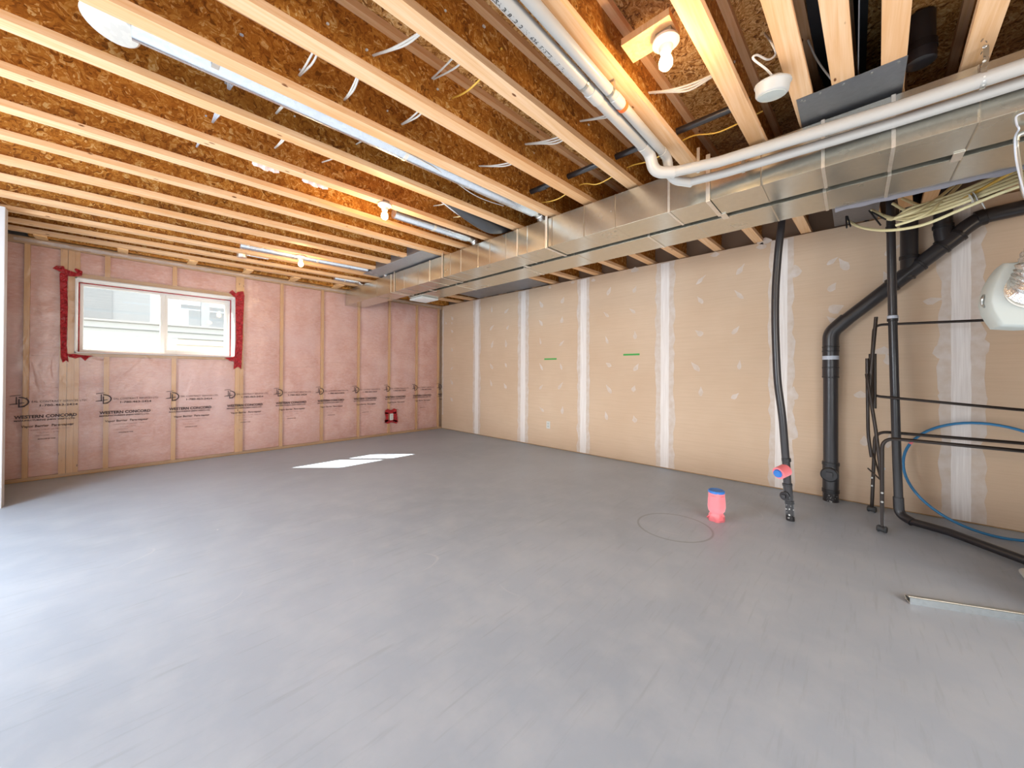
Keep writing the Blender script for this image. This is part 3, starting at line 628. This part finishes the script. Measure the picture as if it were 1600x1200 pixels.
def cables(uv, label, n=2, mat='cable_white', sag=.03, dx=0.0, r=.0050, spread=.012):
    k, p = web_hit(*uv)
    if k is None: print('no web', uv); return
    y2 = yj(k-1, p.x)-FW/2+.006; p2 = Vector((p.x+dx, y2, min(ZD-.06, max(ZJ+.06, p.z+.02))))
    t = thing('cable_run', label, 'cable', tuple(p))
    for i in range(n):
        o = (i-(n-1)/2)*spread; m_ = (p+p2)/2+Vector((o*1.4, 0, -sag-.008*i)); q1 = p.lerp(p2, .25)+Vector((o, 0, -sag*.7)); q3 = p.lerp(p2, .75)+Vector((o*1.2, 0, -sag*.8))
        MB().tube(cat([p+Vector((o*.3, .02, 0)), p+Vector((o*.3, 0, 0)), q1, m_, q3, p2+Vector((o*.3, 0, 0)), p2+Vector((o*.3, -.02, 0))], 4), r, 8).build('cable_strand', mat, t, smooth=True)
    MB().lathe([(.014, 0), (.012, .002)], p+Vector((0, .0015, 0)), (0, 1, 0), 10).build('drilled_hole', 'abs_dark', t)
cables((467, 119), 'pair of white cables in the bay left of the highest curved cable', 2)
cables((537, 157), 'thick white curved cable with a frayed hole in the bay above the round pipe', 2, sag=.045, dx=-.05, spread=.006)
cables((582, 88), 'short white cable at the top of the ceiling between two bright joists', 2, spread=.005, dx=.12)
cables((675, 124), 'loop of white cables beside a thin yellow one', 2, spread=.03)
cables((706, 154), 'thin yellow cable beside the white loop of cables', 1, 'cable_yellow', sag=.05, dx=-.02)
cables((627, 195), 'pair of white cables in the bay above the ceiling light', 2)
cables((748, 260), 'two white cables stretched in the bay near the middle of the ceiling', 2, dx=.18)
cables((820, 226), 'bundle of three white cables in front of the black pipe', 3, dx=.15)
cables((905, 190), 'white cables disappearing behind the thicker white pipe', 2, dx=.12)
cables((1012, 146), 'three white cables crossing the bay under the nearest bulb', 3, dx=.12, sag=.04, spread=.008)
cables((431, 178), 'short pale cable just below the round metal pipe', 2, spread=.006)
cables((429, 232), 'short white cable hanging in the bay above the pink tufts', 2, spread=.005)
cables((503, 254), 'small white cable curved out of a joist above the second pink tuft', 1, dx=.10, sag=.02)
cables((357, 140), 'dark blue and white cables below the round metal pipe', 3, 'cable_grey', dx=-.02)
cables((332, 192), 'blue and white cables one bay below the round metal pipe', 3, 'cable_grey', spread=.006)
cables((307, 230), 'small blue tinted cable two bays below the round metal pipe', 2, 'cable_grey', spread=.005)
cables((320, 262), 'tiny white cable stub in a bay above the window', 1)
cables((677, 322), 'pale cable below the round pipe near the duct', 1, dx=.06, r=.005)
cables((708, 340), 'yellowish cable stub near the dark flexible duct', 1, 'pex_cream', dx=.03, r=.006)
cables((556, 226), 'small white cable right under the round metal pipe joint', 1)
cables((760, 352), 'pale strap like cable beside the foil elbow', 1, 'pex_cream', dx=.1, r=.006)
tag(MB().box((.285, yj(4, .3)-.06, 2.69), (.315, yj(4, .3)+.10, 2.694)).build('pipe_hanger', 'galvanised_seam'), 'flat metal strap holding the long round pipe beside a joist', 'strap')
tag(MB().tube(cat([(.36, yj(4, .4)+.02, 2.70), (1.4, yj(4, 1.4)+.03, 2.69), (2.0, yj(4, 2)+.18, 2.70), (2.35, yj(4, 2.3)+.2, 2.73)], 8), .004, 8).build('long_cable', 'cable_white', None, smooth=True), 'long white cable lying against the round metal pipe', 'cable')
# ------------------------------------------------------------------ bulbs
def bulb(label, x, y, z0, glabel=None, watts=9):
    t = thing('bulb_socket', label, 'light', (x, y, z0))
    MB().lathe([(.040, 0), (.056, -.004), (.058, -.016), (.050, -.024), (.030, -.034), (.026, -.055), (.024, -.058)], (x, y, z0), seg=24).build('socket', 'porcelain', t, smooth=True)
    MB().box((x-.035, y-.035, z0), (x+.035, y+.035, z0+.022)).build('junction_box', 'zinc', t)
    MB().lathe([(.012, -.056), (.015, -.066), (.024, -.082), (.030, -.100), (.029, -.118), (.018, -.132), (.002, -.137)], (x, y, z0), seg=24).build('bulb', 'bulb_glow', t, smooth=True)
    lamp('POINT', 'bulb_light', (x, y, z0-.16), None, watts, (1, .62, .26), shadow_soft_size=.04)
bulb('lit bulb nearest the camera, at the top beside the white pipes', 1.675, .625, 2.735, watts=5.5)
bulb('lit bulb on a white porcelain socket in the middle of the ceiling', 1.55, 2.975, ZJ-.001, watts=9)
bulb('lit bulb closest to the pink wall', 1.535, 5.09, ZJ-.001, watts=7)
MB().box((1.59, .58, 2.757), (1.72, .80, 2.79)).build('blocking', 'pine_block', ce)
tag(MB().tube(cat([(1.02, 5.12, 2.74), (1.00, 5.10, 2.66), (1.08, 5.09, 2.655), (1.16, 5.10, 2.69), (1.22, 5.10, 2.68), (1.35, 5.11, 2.655), (1.48, 5.09, 2.67)], 5), .0045, 8).build('lamp_cable', 'cable_white', None, smooth=True), 'white cable curling to the bulb closest to the pink wall', 'cable')
# ------------------------------------------------------------------ smoke alarm
sa = thing('smoke_alarm', 'round white smoke alarm hanging tilted from its cable', 'smoke alarm', (2.14, .29, 2.6))
ax = Vector((.14, .10, -.98)).normalized(); ctr = Vector((2.145, .290, 2.615))
MB().lathe([(.055, -.020), (.074, -.016), (.076, -.008), (.070, 0), (.068, .030), (.062, .038), (.058, .040)], ctr, ax, 32).build('alarm_body', 'alarm_plastic', sa, smooth=True)
MB().lathe([(.057, .039), (.056, .042), (.02, .046), (.002, .046)], ctr, ax, 28).build('alarm_cover', 'grey_plastic', sa, smooth=True)
MB().lathe([(.004, 0), (.003, .003)], ctr+ax*.044+Vector((-.02, .012, 0)), ax, 8).build('test_button', 'ink_black', sa)
MB().lathe([(.035, -.045), (.040, -.02)], ctr+Vector((.01, -.005, 0)), ax, 16).build('mounting_box', 'zinc', sa, smooth=True)
tag(MB().tube(cat([tuple(ctr-ax*.04), at(1197, 108, z=2.66), at(1177, 92, z=2.68), at(1183, 86, z=2.70), at(1200, 93, z=2.70), at(1212, 84, z=2.72), at(1205, 66, z=2.76), at(1195, 52, z=2.90)], 6), .0048, 10).build('alarm_cable', 'cable_white', None, smooth=True), 'white cable looping above the round smoke alarm', 'cable')
tag(MB().tube(cat([at(1262, 62, z=2.92), at(1272, 85, z=2.86), at(1283, 103, z=2.80), at(1300, 125, z=2.72)], 6), .0045, 10).build('bay_cable', 'cable_white', None, smooth=True), 'white cable in the dark bay behind the nailed grey sheet', 'cable')
# ABS fitting coming down in the right-hand bay
fb_ = thing('drain_fitting', 'glossy black drain fitting in the joist bay beside the grey sheet', 'pipe', (2.69, -.25, 2.75))
MB().lathe([(.050, 0), (.055, .003), (.055, .06), (.052, .062), (.052, .23)], (2.66, -.235, 2.745), (0, 0, 1), 28).build('pipe_length', 'abs_black', fb_, smooth=True)
MB().lathe([(.058, 0), (.058, .035)], (2.66, -.235, 2.80), (0, 0, 1), 28).build('hub', 'abs_dark', fb_, smooth=True)
# ------------------------------------------------------------------ pink insulation tufts
def tuft(u0_, v0, u1, v1, k, label):
    a, b = at(u0_, v0, z=ZJ), at(u1, v1, z=ZJ); y = yj(k, a.x)+.012; bm_ = MB(); n = 9; top, bot = [], []
    for i in range(n+1):
        x = a.x+(b.x-a.x)*i/n; top.append((x, yj(k, x)-.01, ZJ+.03)); dz = (.045+.03*math.sin(i*1.9)) * math.sin(math.pi*(i+.4)/(n+.8))
        bot.append((x+.01*math.sin(i*3), yj(k, x)+.02+.012*math.cos(i*2.3), ZJ-.008-dz*.3))
    rings = [[top[i], bot[i], (bot[i][0], bot[i][1]+.05, bot[i][2]+.035), (top[i][0], top[i][1]+.05, ZJ+.07)] for i in range(n+1)]
    tag(bm_.loft(rings).build('insulation_tuft', 'tuft_pink', None, smooth=True), label, 'insulation')
m = N('tuft_pink', .9, 0, '#e8cfcc'); m.bump(m.noise(m.co(), 40, 4), .8, .01)
tuft(396, 257, 434, 268, 6, 'pink insulation tuft hanging behind a joist, farther from the lit bulb')
tuft(474, 284, 508, 296, 6, 'pink insulation tuft hanging behind a joist, closer to the lit bulb')
# ------------------------------------------------------------------ wall details
def outlet(label, c, ax_, w, h):
    t = thing('wall_outlet', label, 'outlet', c)
    cx, cy, cz = c
    if ax_ == 'x':
        MB().box((cx-.006, cy-w/2, cz-h/2), (cx, cy+w/2, cz+h/2)).build('cover_plate', 'white_plastic', t, bevel=.002)
        for dz in (-.022, .022): MB().box((cx-.008, cy-.015, cz+dz-.013), (cx-.006, cy+.015, cz+dz+.013)).build('receptacle', 'grey_plastic', t)
    else:
        MB().box((cx-w/2, cy-.012, cz-h/2), (cx+w/2, cy, cz+h/2)).build('cover_plate', 'white_plastic', t, bevel=.002)
        for dz in (-.022, .022): MB().box((cx-.015, cy-.015, cz+dz-.013), (cx+.015, cy-.012, cz+dz+.013)).build('receptacle', 'grey_plastic', t)
outlet('white outlet low on the tan drywall', (XR, 3.665, .37), 'x', .075, .118)
outlet('white outlet on the pink wall inside a red taped square', (3.598, 6.574, .352), 'y', .07, .125)
rt = thing('sealing_tape', 'red tape square around the outlet on the pink wall', 'tape', (3.6, 6.58, .35))
for poly in ([(602, 641), (606, 639), (611, 641), (616, 638), (620, 640), (619, 646), (602, 647)], [(601, 644), (607, 645), (607, 658), (601, 661), (603, 652)], [(614, 645), (620, 643), (621, 652), (622, 660), (614, 658)], [(601, 656), (608, 656), (614, 656), (621, 657), (620, 662), (612, 660), (606, 662), (602, 661)]):
    MB().prism([at(u, v, y=6.5735) for u, v in poly], (0, .003, 0)).build('tape_strip', 'tape_red', rt)
for (u, v, w), lb in (((860, 561, .25), 'short green tape strip on the drywall, the one above the outlet'), ((986.5, 554, .235), 'short green tape strip on the drywall, the higher one toward the black pipes')):
    p = at(u, v, x=XR); tag(MB().box((XR-.0012, p.y-w/2, p.z-.0125), (XR-.0002, p.y+w/2, p.z+.0125)).build('green_tape', 'tape_green'), lb, 'tape')
# ------------------------------------------------------------------ pipes at the right wall
v1 = thing('standing_drain_pipe', 'thin bowed black plastic pipe rising from the floor with a pink capped branch', 'pipe', (3.838, .39, 0))
xs1 = 3.84
pts = [(xs1, .389, .02), (xs1, .400, .14), (xs1, .411, .25)]
MB().tube([(xs1, .389, -.01), (xs1, .398, .15)], .030, 24).build('splashed_stub', 'abs_splash', v1, smooth=True)
MB().tube([(xs1, .398, .14), (xs1, .411, .30)], .0325, 24).build('cleanout_body', 'abs_black', v1, smooth=True)
collar((xs1, .411, .295), (0, .1, 1), .0355, .022, 'hub', 'abs_dark', v1)
collar((xs1, .397, .15), (0, .1, 1), .0345, .03, 'hub', 'abs_dark', v1)
MB().lathe([(.036, 0), (.036, .018), (.030, .020), (.030, .024)], (xs1-.030, .42, .205), (-1, .35, .05), 24).build('cleanout_plug', 'abs_dark', v1, smooth=True)
MB().box((xs1-.066, .418, .192), (xs1-.050, .442, .218)).build('plug_nut', 'abs_black', v1)
bow = [(xs1, .411, .30), (xs1, .416, .42), (xs1, .428, .60), (xs1, .447, .868), (xs1, .478, 1.15), (xs1, .490, 1.413), (xs1, .497, 1.70), (xs1, .494, 1.964), (xs1, .478, 2.25), (xs1, .455, 2.516), (xs1, .44, 2.78)]
MB().tube(cat(bow, 5), .0285, 24).build('pipe_length', 'abs_black', v1, smooth=True)
collar((xs1, .418, .50), (0, .1, 1), .033, .03, 'hub', 'abs_dark', v1)
MB().tube([(xs1-.01, .42, .418), (xs1-.085, .462, .395)], [.050, .050], 24).build('branch_sleeve', 'pink_rubber', v1, smooth=True)
MB().lathe([(.032, 0), (.034, .004), (.030, .018), (.024, .020)], (xs1-.085, .462, .395), (-.87, .48, -.15), 24).build('branch_plug', 'blue_cap', v1, smooth=True)
v2 = thing('main_drain_stack', 'thick black plastic drain stack that bends diagonally up along the drywall', 'pipe', (4.70, .16, 0))
X2 = 4.705
MB().tube([(X2, .166, -.01), (X2, .166, .10)], .060, 28).build('splashed_stub', 'abs_splash', v2, smooth=True)
MB().tube([(X2, .166, .09), (X2, .166, .38)], .062, 28).build('cleanout_body', 'abs_black', v2, smooth=True)
for z, h in ((.10, .035), (.36, .03)): collar((X2, .166, z), (0, 0, 1), .0665, h, 'hub', 'abs_dark', v2)
MB().lathe([(.068, 0), (.068, .016), (.060, .02), (.058, .022)], (X2-.060, .172, .265), (-1, .06, 0), 28).build('cleanout_plug', 'abs_dark', v2, smooth=True)
MB().box((X2-.096, .150, .243), (X2-.078, .197, .290)).build('plug_nut', 'abs_black', v2)
MB().tube([(X2, .166, .38), (X2, .168, 1.55)], .0565, 28).build('pipe_length', 'abs_black', v2, smooth=True)
collar((X2, .168, 1.34), (0, 0, 1), .0625, .30, 'expansion_joint', 'abs_black', v2)
for z in (1.20, 1.29, 1.45, 1.49): collar((X2, .168, z), (0, 0, 1), .0650, .014, 'hub', 'abs_dark', v2)
MB().lathe([(.0632, -.018), (.0632, .018)], (X2-.001, .168, 1.385), (0, 0, 1), 28).build('pipe_label', 'cable_grey', v2, smooth=True)
dA = Vector((X2, .168, 1.55)); dB = Vector((X2, -.585, 2.345))
MB().tube(fillet([(X2, .168, 1.50), (X2, .168, 1.63), (X2, .05, 1.755)], .09, 6), .0620, 28).build('elbow', 'abs_black', v2, smooth=True)
MB().tube([(X2, .09, 1.712), tuple(dB)], .0565, 28).build('pipe_length', 'abs_black', v2, smooth=True)
dd = (dB-Vector((X2, .09, 1.712))).normalized()
def along(t): return Vector((X2, .09, 1.712)).lerp(dB, t)
for t0, t1 in ((.50, .74), (.93, 1.06)):
    MB().tube([along(t0), along(t1)], .0625, 28).build('wye_body', 'abs_black', v2, smooth=True)
    collar(along(t0), dd, .0665, .02, 'hub', 'abs_dark', v2); collar(along(t1), dd, .0665, .02, 'hub', 'abs_dark', v2)
p = along(.60); MB().tube([(X2, p.y-.02, p.z-.02), (X2, p.y-.035, p.z+.06), (X2, p.y-.035, 2.90)], .0560, 28).build('branch_pipe', 'abs_black', v2, smooth=True)
collar((X2, p.y-.035, p.z+.16), (0, 0, 1), .0625, .03, 'hub', 'abs_dark', v2)
p = along(.99); MB().tube([(X2, p.y+.02, p.z-.03), (X2, p.y+.035, p.z+.08), (X2, p.y+.035, 2.90)], .0560, 28).build('branch_pipe', 'abs_black', v2, smooth=True)
collar((X2, p.y+.035, p.z+.13), (0, 0, 1), .0635, .03, 'hub', 'abs_dark', v2)
MB().tube(fillet([tuple(along(1.02)), (X2, -.66, 2.43), (X2, -.75, 2.495), (X2, -1.4, 2.54)], .07, 5), .0565, 28).build('pipe_length', 'abs_black', v2, smooth=True)
collar((X2, -.74, 2.487), (0, -1, .25), .0635, .05, 'hub', 'abs_dark', v2)
v3 = thing('condensate_pipe', 'slim black plastic pipe dropping to the floor and bending along it', 'pipe', (4.44, -.25, 0))
X3 = 4.45
MB().tube([(X3, -.222, 2.78), (X3, -.228, 2.30), (X3, -.238, 1.63)], .0285, 24).build('pipe_length', 'abs_black', v3, smooth=True)
MB().tube([(X3, -.238, 1.63), (X3, -.248, 1.146), (X3, -.262, .50), (X3, -.271, .20)], .0285, 24).build('pipe_length', 'abs_black', v3, smooth=True)
collar((X3, -.226, 2.46), (0, 0, 1), .0335, .05, 'hub', 'abs_dark', v3); collar((X3, -.236, 1.70), (0, 0, 1), .034, .05, 'hub', 'abs_dark', v3)
MB().lathe([(.0345, -.012), (.0345, .012)], (X3, -.236, 1.71), (0, 0, 1), 24).build('pipe_label', 'cable_grey', v3, smooth=True)
MB().tube(fillet([(X3, -.270, .20), (X3, -.275, .06), (X3-.07, -.345, .034)], .10, 6), .0335, 24).build('elbow', 'abs_black', v3, smooth=True)
MB().tube([(X3-.06, -.335, .036), (4.29, -.53, .035), (3.985, -.80, .035), (3.84, -1.2, .035)], .0285, 24).build('pipe_length', 'abs_black', v3, smooth=True)
# ------------------------------------------------------------------ capped stub on the floor
cp = thing('capped_floor_drain', 'short pink wrapped pipe stub with a blue cap standing on the floor', 'pipe', (3.40, .83, 0))
cx, cy = 3.405, .84; rings = []
for h, r in [(0, .056), (.02, .060), (.05, .058), (.062, .050), (.070, .049), (.085, .060), (.12, .066), (.17, .064), (.21, .060), (.232, .060), (.240, .058)]:
    rings.append([(cx+math.cos(q_)*(r*(1+(.09 if h < .05 else .05)*math.cos(q_*5+1))), cy+math.sin(q_)*(r*(1+(.09 if h < .05 else .05)*math.cos(q_*5+1))), h) for q_ in [2*math.pi*j/30 for j in range(30)]])
MB().loft(rings).build('rubber_sleeve', 'pink_rubber', cp, smooth=True)
for a in (.6, 2.6, 4.2): MB().prism([(cx+.055*math.cos(a), cy+.055*math.sin(a), .055), (cx+.085*math.cos(a-.2), cy+.085*math.sin(a-.2), .030), (cx+.062*math.cos(a-.5), cy+.062*math.sin(a-.5), .012)], (0, 0, .006)).build('sleeve_fin', 'pink_rubber', cp)
MB().lathe([(.050, .228), (.062, .232), (.062, .246), (.058, .252), (.050, .253), (.046, .249), (.002, .249)], (cx, cy, 0), seg=30).build('cap', 'blue_cap', cp, smooth=True)
MB().prism([(cx+.045, cy-.045, .24), (cx+.058, cy-.030, .24), (cx+.058, cy-.030, .20), (cx+.045, cy-.045, .20)], (.006, -.006, 0)).build('cap_tab', 'blue_cap', cp)
MB().lathe([(.0605, .207), (.0625, .210), (.0605, .213)], (cx, cy, 0), seg=30).build('sleeve_band', 'pink_rubber', cp, smooth=True)
# ------------------------------------------------------------------ folded metal frame
fr = thing('folded_metal_frame', 'folded dark brown tubular metal frame leaning near the drywall', 'frame', (4.3, -.2, 0))
def tb_(name, pts, r, fr_=.07, mat='steel_brown'): return MB().tube(fillet(pts, fr_, 6), r, 12).build(name, mat, fr, smooth=True)
tb_('front_leg_bar', [(4.04, -.158, .03), (4.04, -.158, .735), (4.04, -.85, .728), (4.04, -1.55, .720), (4.04, -1.55, .03)], .0125, .085)
tb_('rear_leg_bar', [(4.57, -.115, .03), (4.56, -.135, .724), (4.56, -.92, .722), (4.56, -1.58, .72), (4.56, -1.58, .03)], .0125, .085)
tb_('back_frame', [(4.36, -.118, 1.08), (4.38, -.110, 1.38), (4.46, -.125, 1.655), (4.46, -.80, 1.638), (4.46, -1.6, 1.63)], .0105, .06)
tb_('back_frame_lower', [(4.38, -.100, 1.40), (4.35, -.105, 1.045), (4.35, -.86, .980), (4.35, -1.6, .96)], .0105, .06)
tb_('side_bar', [(4.30, -.133, 1.705), (4.28, -.095, 1.15), (4.26, -.10, 1.0)], .0125)
tb_('side_bar', [(4.34, -.125, 1.40), (4.33, -.125, .94)], .0125)
tb_('side_bar', [(4.29, -.079, 1.36), (4.27, -.085, .72), (4.25, -.105, .54)], .0115)
tb_('side_bar', [(4.24, -.075, 1.23), (4.16, -.13, .75), (4.10, -.156, .42)], .0115)
tb_('cross_link', [(4.27, -.085, .44), (4.08, -.15, .40)], .006)
tb_('cross_link', [(4.40, -.12, .55), (4.08, -.15, .41)], .006)
for (x, y) in ((4.04, -.158), (4.57, -.115)):
    for z in (.24, .31): MB().lathe([(.009, 0), (.007, .005)], (x-.012, y, z), (-1, 0, 0), 10).build('rivet', 'zinc', fr)
for (x, y) in ((4.04, -.158), (4.57, -.115), (4.04, -1.55), (4.56, -1.58)):
    MB().lathe([(.022, -.028), (.027, -.020), (.021, -.008), (.021, .008), (.027, .020), (.022, .028)], (x, y, .028), (.3, 1, 0), 16).build('rubber_foot', 'rubber', fr, smooth=True)
MB().lathe([(.013, 0), (.013, .012)], (4.30, -.175, .45), (-1, .2, 0), 12).build('end_cap', 'cable_grey', fr)
# ------------------------------------------------------------------ blue hose ring
hs = thing('blue_hose', 'thin blue hose coiled in one big ring leaning on the drywall', 'hose', (4.5, -.8, 0))
base = Vector((4.50, -.80, .012)); topv = Vector((4.77, -.75, .835))
ctr = (base+topv)/2; up = (topv-base)/2; sd = Vector((-.03, -.462, 0))
ring = [ctr+up*math.sin(q_)+sd*math.cos(q_)*1.0 for q_ in [2*math.pi*i/64 for i in range(65)]]
MB().tube(ring, .0105, 10, caps=False).build('hose_loop', 'hose_blue', hs, smooth=True)
i0 = 26; MB().tube([ring[i0], ring[i0+1]], .0112, 10).build('hose_marking', 'pink_rubber', hs, smooth=True)
# ------------------------------------------------------------------ cream and yellow tubes
def tubes(uvs, xs_, name, label, mat='pex_cream', r=.0105, group=None):
    P = [at(u, v, x=x) for (u, v), x in zip(uvs, xs_)]
    tag(MB().tube(cat(P, 6), r, 10).build(name, mat, None, smooth=True), label, 'tube', group)
G = 'cream tubes bundled under the duct'
tubes([(1326, 345), (1345, 355), (1385, 360), (1440, 352), (1500, 328), (1560, 303), (1640, 275)], [4.3, 4.2, 4.0, 3.9, 3.8, 3.75, 3.7], 'water_tube', 'cream tube sagging lowest of the bundle, over the slim black pipe')
for i in range(5):
    d = i*4.8
    tubes([(1362+i*3, 328+i*1.5), (1385+i*2, 338+i*2.2-d*.2), (1420, 344-d*.9), (1460, 333-d), (1500, 319-d*1.0), (1560, 296-d*1.15), (1640, 266-d*1.2)], [4.35-.02*i, 4.25, 4.05, 3.95+.02*i, 3.85+.03*i, 3.8+.03*i, 3.8+.03*i], 'water_tube', ('cream tube lying lowest within the tied bundle', 'cream tube second from the bottom of the tied bundle', 'cream tube in the middle of the tied bundle', 'cream tube second from the top of the tied bundle', 'cream tube lying uppermost within the tied bundle')[i], group=G)
tubes([(1395, 318), (1425, 332), (1470, 328), (1520, 300), (1600, 262)], [4.2, 4.1, 4.0, 4.0, 3.95], 'water_tube', 'cream tube dipping left to right across the crossing pair', mat='pex_cream')
tubes([(1410, 310), (1440, 322), (1475, 326), (1530, 306), (1620, 270)], [4.25, 4.1, 3.98, 3.92, 3.9], 'water_tube', 'cream tube emerging highest from the black bay', mat='pex_cream')
tubes([(1500, 288), (1475, 312), (1440, 338), (1400, 352)], [4.1, 4.0, 3.9, 3.95], 'water_tube', 'cream tube crossing the bundle upward, the right one of a pair')
tubes([(1490, 290), (1465, 310), (1430, 330), (1398, 341)], [4.15, 4.05, 3.95, 4.0], 'water_tube', 'cream tube crossing the bundle upward, the left one of a pair')
tubes([(1480, 325), (1520, 303), (1560, 281), (1592, 262), (1660, 222)], [3.95, 3.85, 3.8, 3.75, 3.7], 'gas_tube', 'yellow tube rising above the cream bundle', 'pex_yellow', .0095)
for k_, (u, v) in enumerate([(1518, 312), (1524, 309)]):
    p = at(u, v, x=3.82); MB_ = MB().lathe([(.040, -.002), (.042, 0), (.040, .002)], p, (-.1, -1, .3), 18)
    ct_ = tag(MB_.build('cable_tie', 'white_plastic'), ('white cable tie with a loose hanging tail round the cream tubes', 'plain white cable tie next to the one with the tail')[k_], 'cable tie', 'cable ties on the tube bundle')
    if k_ == 0: MB().tube([p+Vector((-.03, -.03, -.02)), p+Vector((-.035, -.05, -.085))], .003, 6).build('tie_tail', 'white_plastic', ct_)
for (u, v, u2, v2, lb) in ((1322, 342, 1323, 356, 'black wire end poking straight down from the grey sheet'), (1324, 342, 1329, 354, 'black wire end bent away beside the straight one'), (1358, 333, 1376, 352, 'black wire end slanting down beside the cream tubes'), (1362, 335, 1384, 343, 'black wire end slanting flatter beside the cream tubes')):
    tag(MB().tube([at(u, v-4, x=4.3), at(u2, v2, x=4.2)], .006, 8).build('wire_end', 'abs_dark', None, smooth=True), lb, 'wire')
# ------------------------------------------------------------------ furnace side: humidifier, foil duct, conduit, pad
fp = thing('furnace_cabinet', 'sheet metal furnace cabinet beyond the right frame edge carrying the humidifier', 'furnace', (3.45, -1.2, 0))
MB().box((3.12, -1.5, .045), (3.75, -.80, 1.95)).build('cabinet_body', 'galvanised', fp, bevel=.004)
MB().box((3.14, -1.48, 1.95), (3.40, -.82, 2.388)).build('plenum', 'galvanised', fp)
hu = thing('humidifier', 'pale grey rounded plastic humidifier with a foil duct attached', 'humidifier', (3.0, -.7, 1.46))
XH = 2.95
left = [at(u, v, x=XH) for u, v in [(1600, 407), (1569, 410), (1558, 424), (1549, 440), (1543, 457), (1541, 472), (1545, 486), (1552, 498), (1561, 510), (1600, 512)]]
body = [(p.y, p.z) for p in left]; body = body+[(-1.0, body[-1][1]), (-1.04, 1.63), (-1.0, body[0][1])]
cyc, czc = -.76, 1.63
def rg_(x, k): return [(x, cyc+(y-cyc)*k, czc+(z-czc)*k) for y, z in body]
MB().loft([rg_(3.118, .97), rg_(3.115, 1.0), rg_(2.975, 1.0), rg_(2.945, .955), rg_(2.94, .93)]).build('housing', 'grey_plastic', hu, smooth=True)
MB().box((2.938, -.548, 1.590), (2.945, -.535, 1.625)).build('latch', 'grey_plastic', hu, bevel=.002)
MB().tube(cat([(3.0, -.484, 1.63), (2.99, -.476, 1.61), (3.0, -.478, 1.585), (2.99, -.484, 1.57)], 3), .007, 8).build('drain_nipple', 'zinc', hu, smooth=True)
MB().lathe([(.094, 0), (.094, .01), (.090, .014)], (2.942, -.625, 1.632), (-1, 0, 0), 32).build('duct_collar', 'galvanised_seam', hu, smooth=True)
fd = thing('foil_duct', 'crinkled silver foil duct leaving the pale humidifier', 'duct', (2.93, -.62, 1.63))
path = cat([(2.938, -.625, 1.632), (2.89, -.628, 1.66), (2.86, -.645, 1.74), (2.90, -.70, 1.87), (2.98, -.80, 2.05)], 14)
MB().tube(path, [.088+.005*math.sin(i*2.1)+.002*math.sin(i*5.3) for i in range(len(path))], 30).build('foil_hose', 'foil', fd, smooth=True)
fc = thing('flexible_conduit', 'armoured flexible metal conduit hanging in front of the ducts', 'conduit', (2.9, -.57, 2.2))
path = cat([(2.9, -.5615, 2.350), (2.9, -.5635, 2.31), (2.9, -.5715, 2.20), (2.9, -.5885, 2.06), (2.93, -.66, 1.95)], 24)
MB().tube(path, [.0070+.0012*(i % 2) for i in range(len(path))], 14).build('armoured_hose', 'zinc', fc, smooth=True)
MB().tube(fillet([(2.9, -.5615, 2.335), (2.9, -.5625, 2.362), (2.9, -.63, 2.375)], .015, 5), .0105, 14).build('conduit_elbow', 'zinc', fc, smooth=True)
ct = thing('clear_tubing', 'clear plastic tubing curving down behind the armoured conduit', 'tube', (2.68, -.5, 2.4))
MB().tube(cat([at(1600, 176, x=2.68), at(1588, 182, x=2.68), at(1589, 195, x=2.68), at(1592, 202, x=2.68), at(1586, 215, x=2.75), at(1587, 245, x=2.8), at(1593, 275, x=2.8), at(1604, 315, x=2.8)], 6), .0035, 8).build('tube_strand', 'cable_grey', ct, smooth=True)
tag(MB().tube(fillet([(3.0, -1.6, .022), (3.0, -.757, .022), (3.80, -.757, .022), (3.80, -1.6, .022)], .03, 5), .02, 10).build('pad_rim', 'white_plastic', None, smooth=True), 'white edge of the pad under the furnace at the right frame edge', 'pad')
# ------------------------------------------------------------------ metal stud offcut on the floor
ms = thing('metal_stud_offcut', 'length of galvanised metal stud lying on the grey floor', 'metal stud', (2.93, -.21, 0))
a = at(1422, 944, z=0); b = at(1600, 972, z=0); d = (b-a).normalized(); L = 1.25; s_ = Vector((-d.y, d.x, 0))
if s_.y < 0: s_ = -s_
zz = Vector((0, 0, 1)); w, h = .034, .034
prof = [(-w/2, 0), (-w/2, h), (w/2, h), (w/2, 0), (w/2-.003, 0), (w/2-.003, h-.003), (-w/2+.003, h-.003), (-w/2+.003, 0)]
a_ = a+s_*w/2
MB().loft([[a_+s_*x+zz*z for x, z in prof], [a_+d*L+s_*x+zz*z for x, z in prof]]).build('channel', 'stud_metal', ms)
MB().tube([a_+zz*(h+.0004)-s_*.004, a_+d*L+zz*(h+.0004)-s_*.004], .0022, 6).build('stiffening_rib', 'galvanised_seam', ms)
MB().prism([a_-s_*w/2+zz*.002, a_-d*.012+zz*.022, a_-d*.004+zz*.016, a_-d*.015+zz*.034, a_+s_*w/2+zz*.030], d*.002).build('bent_tab', 'galvanised_seam', ms)
# drop helper keys
for o in bpy.data.objects:
    if '_w' in o: del o['_w']
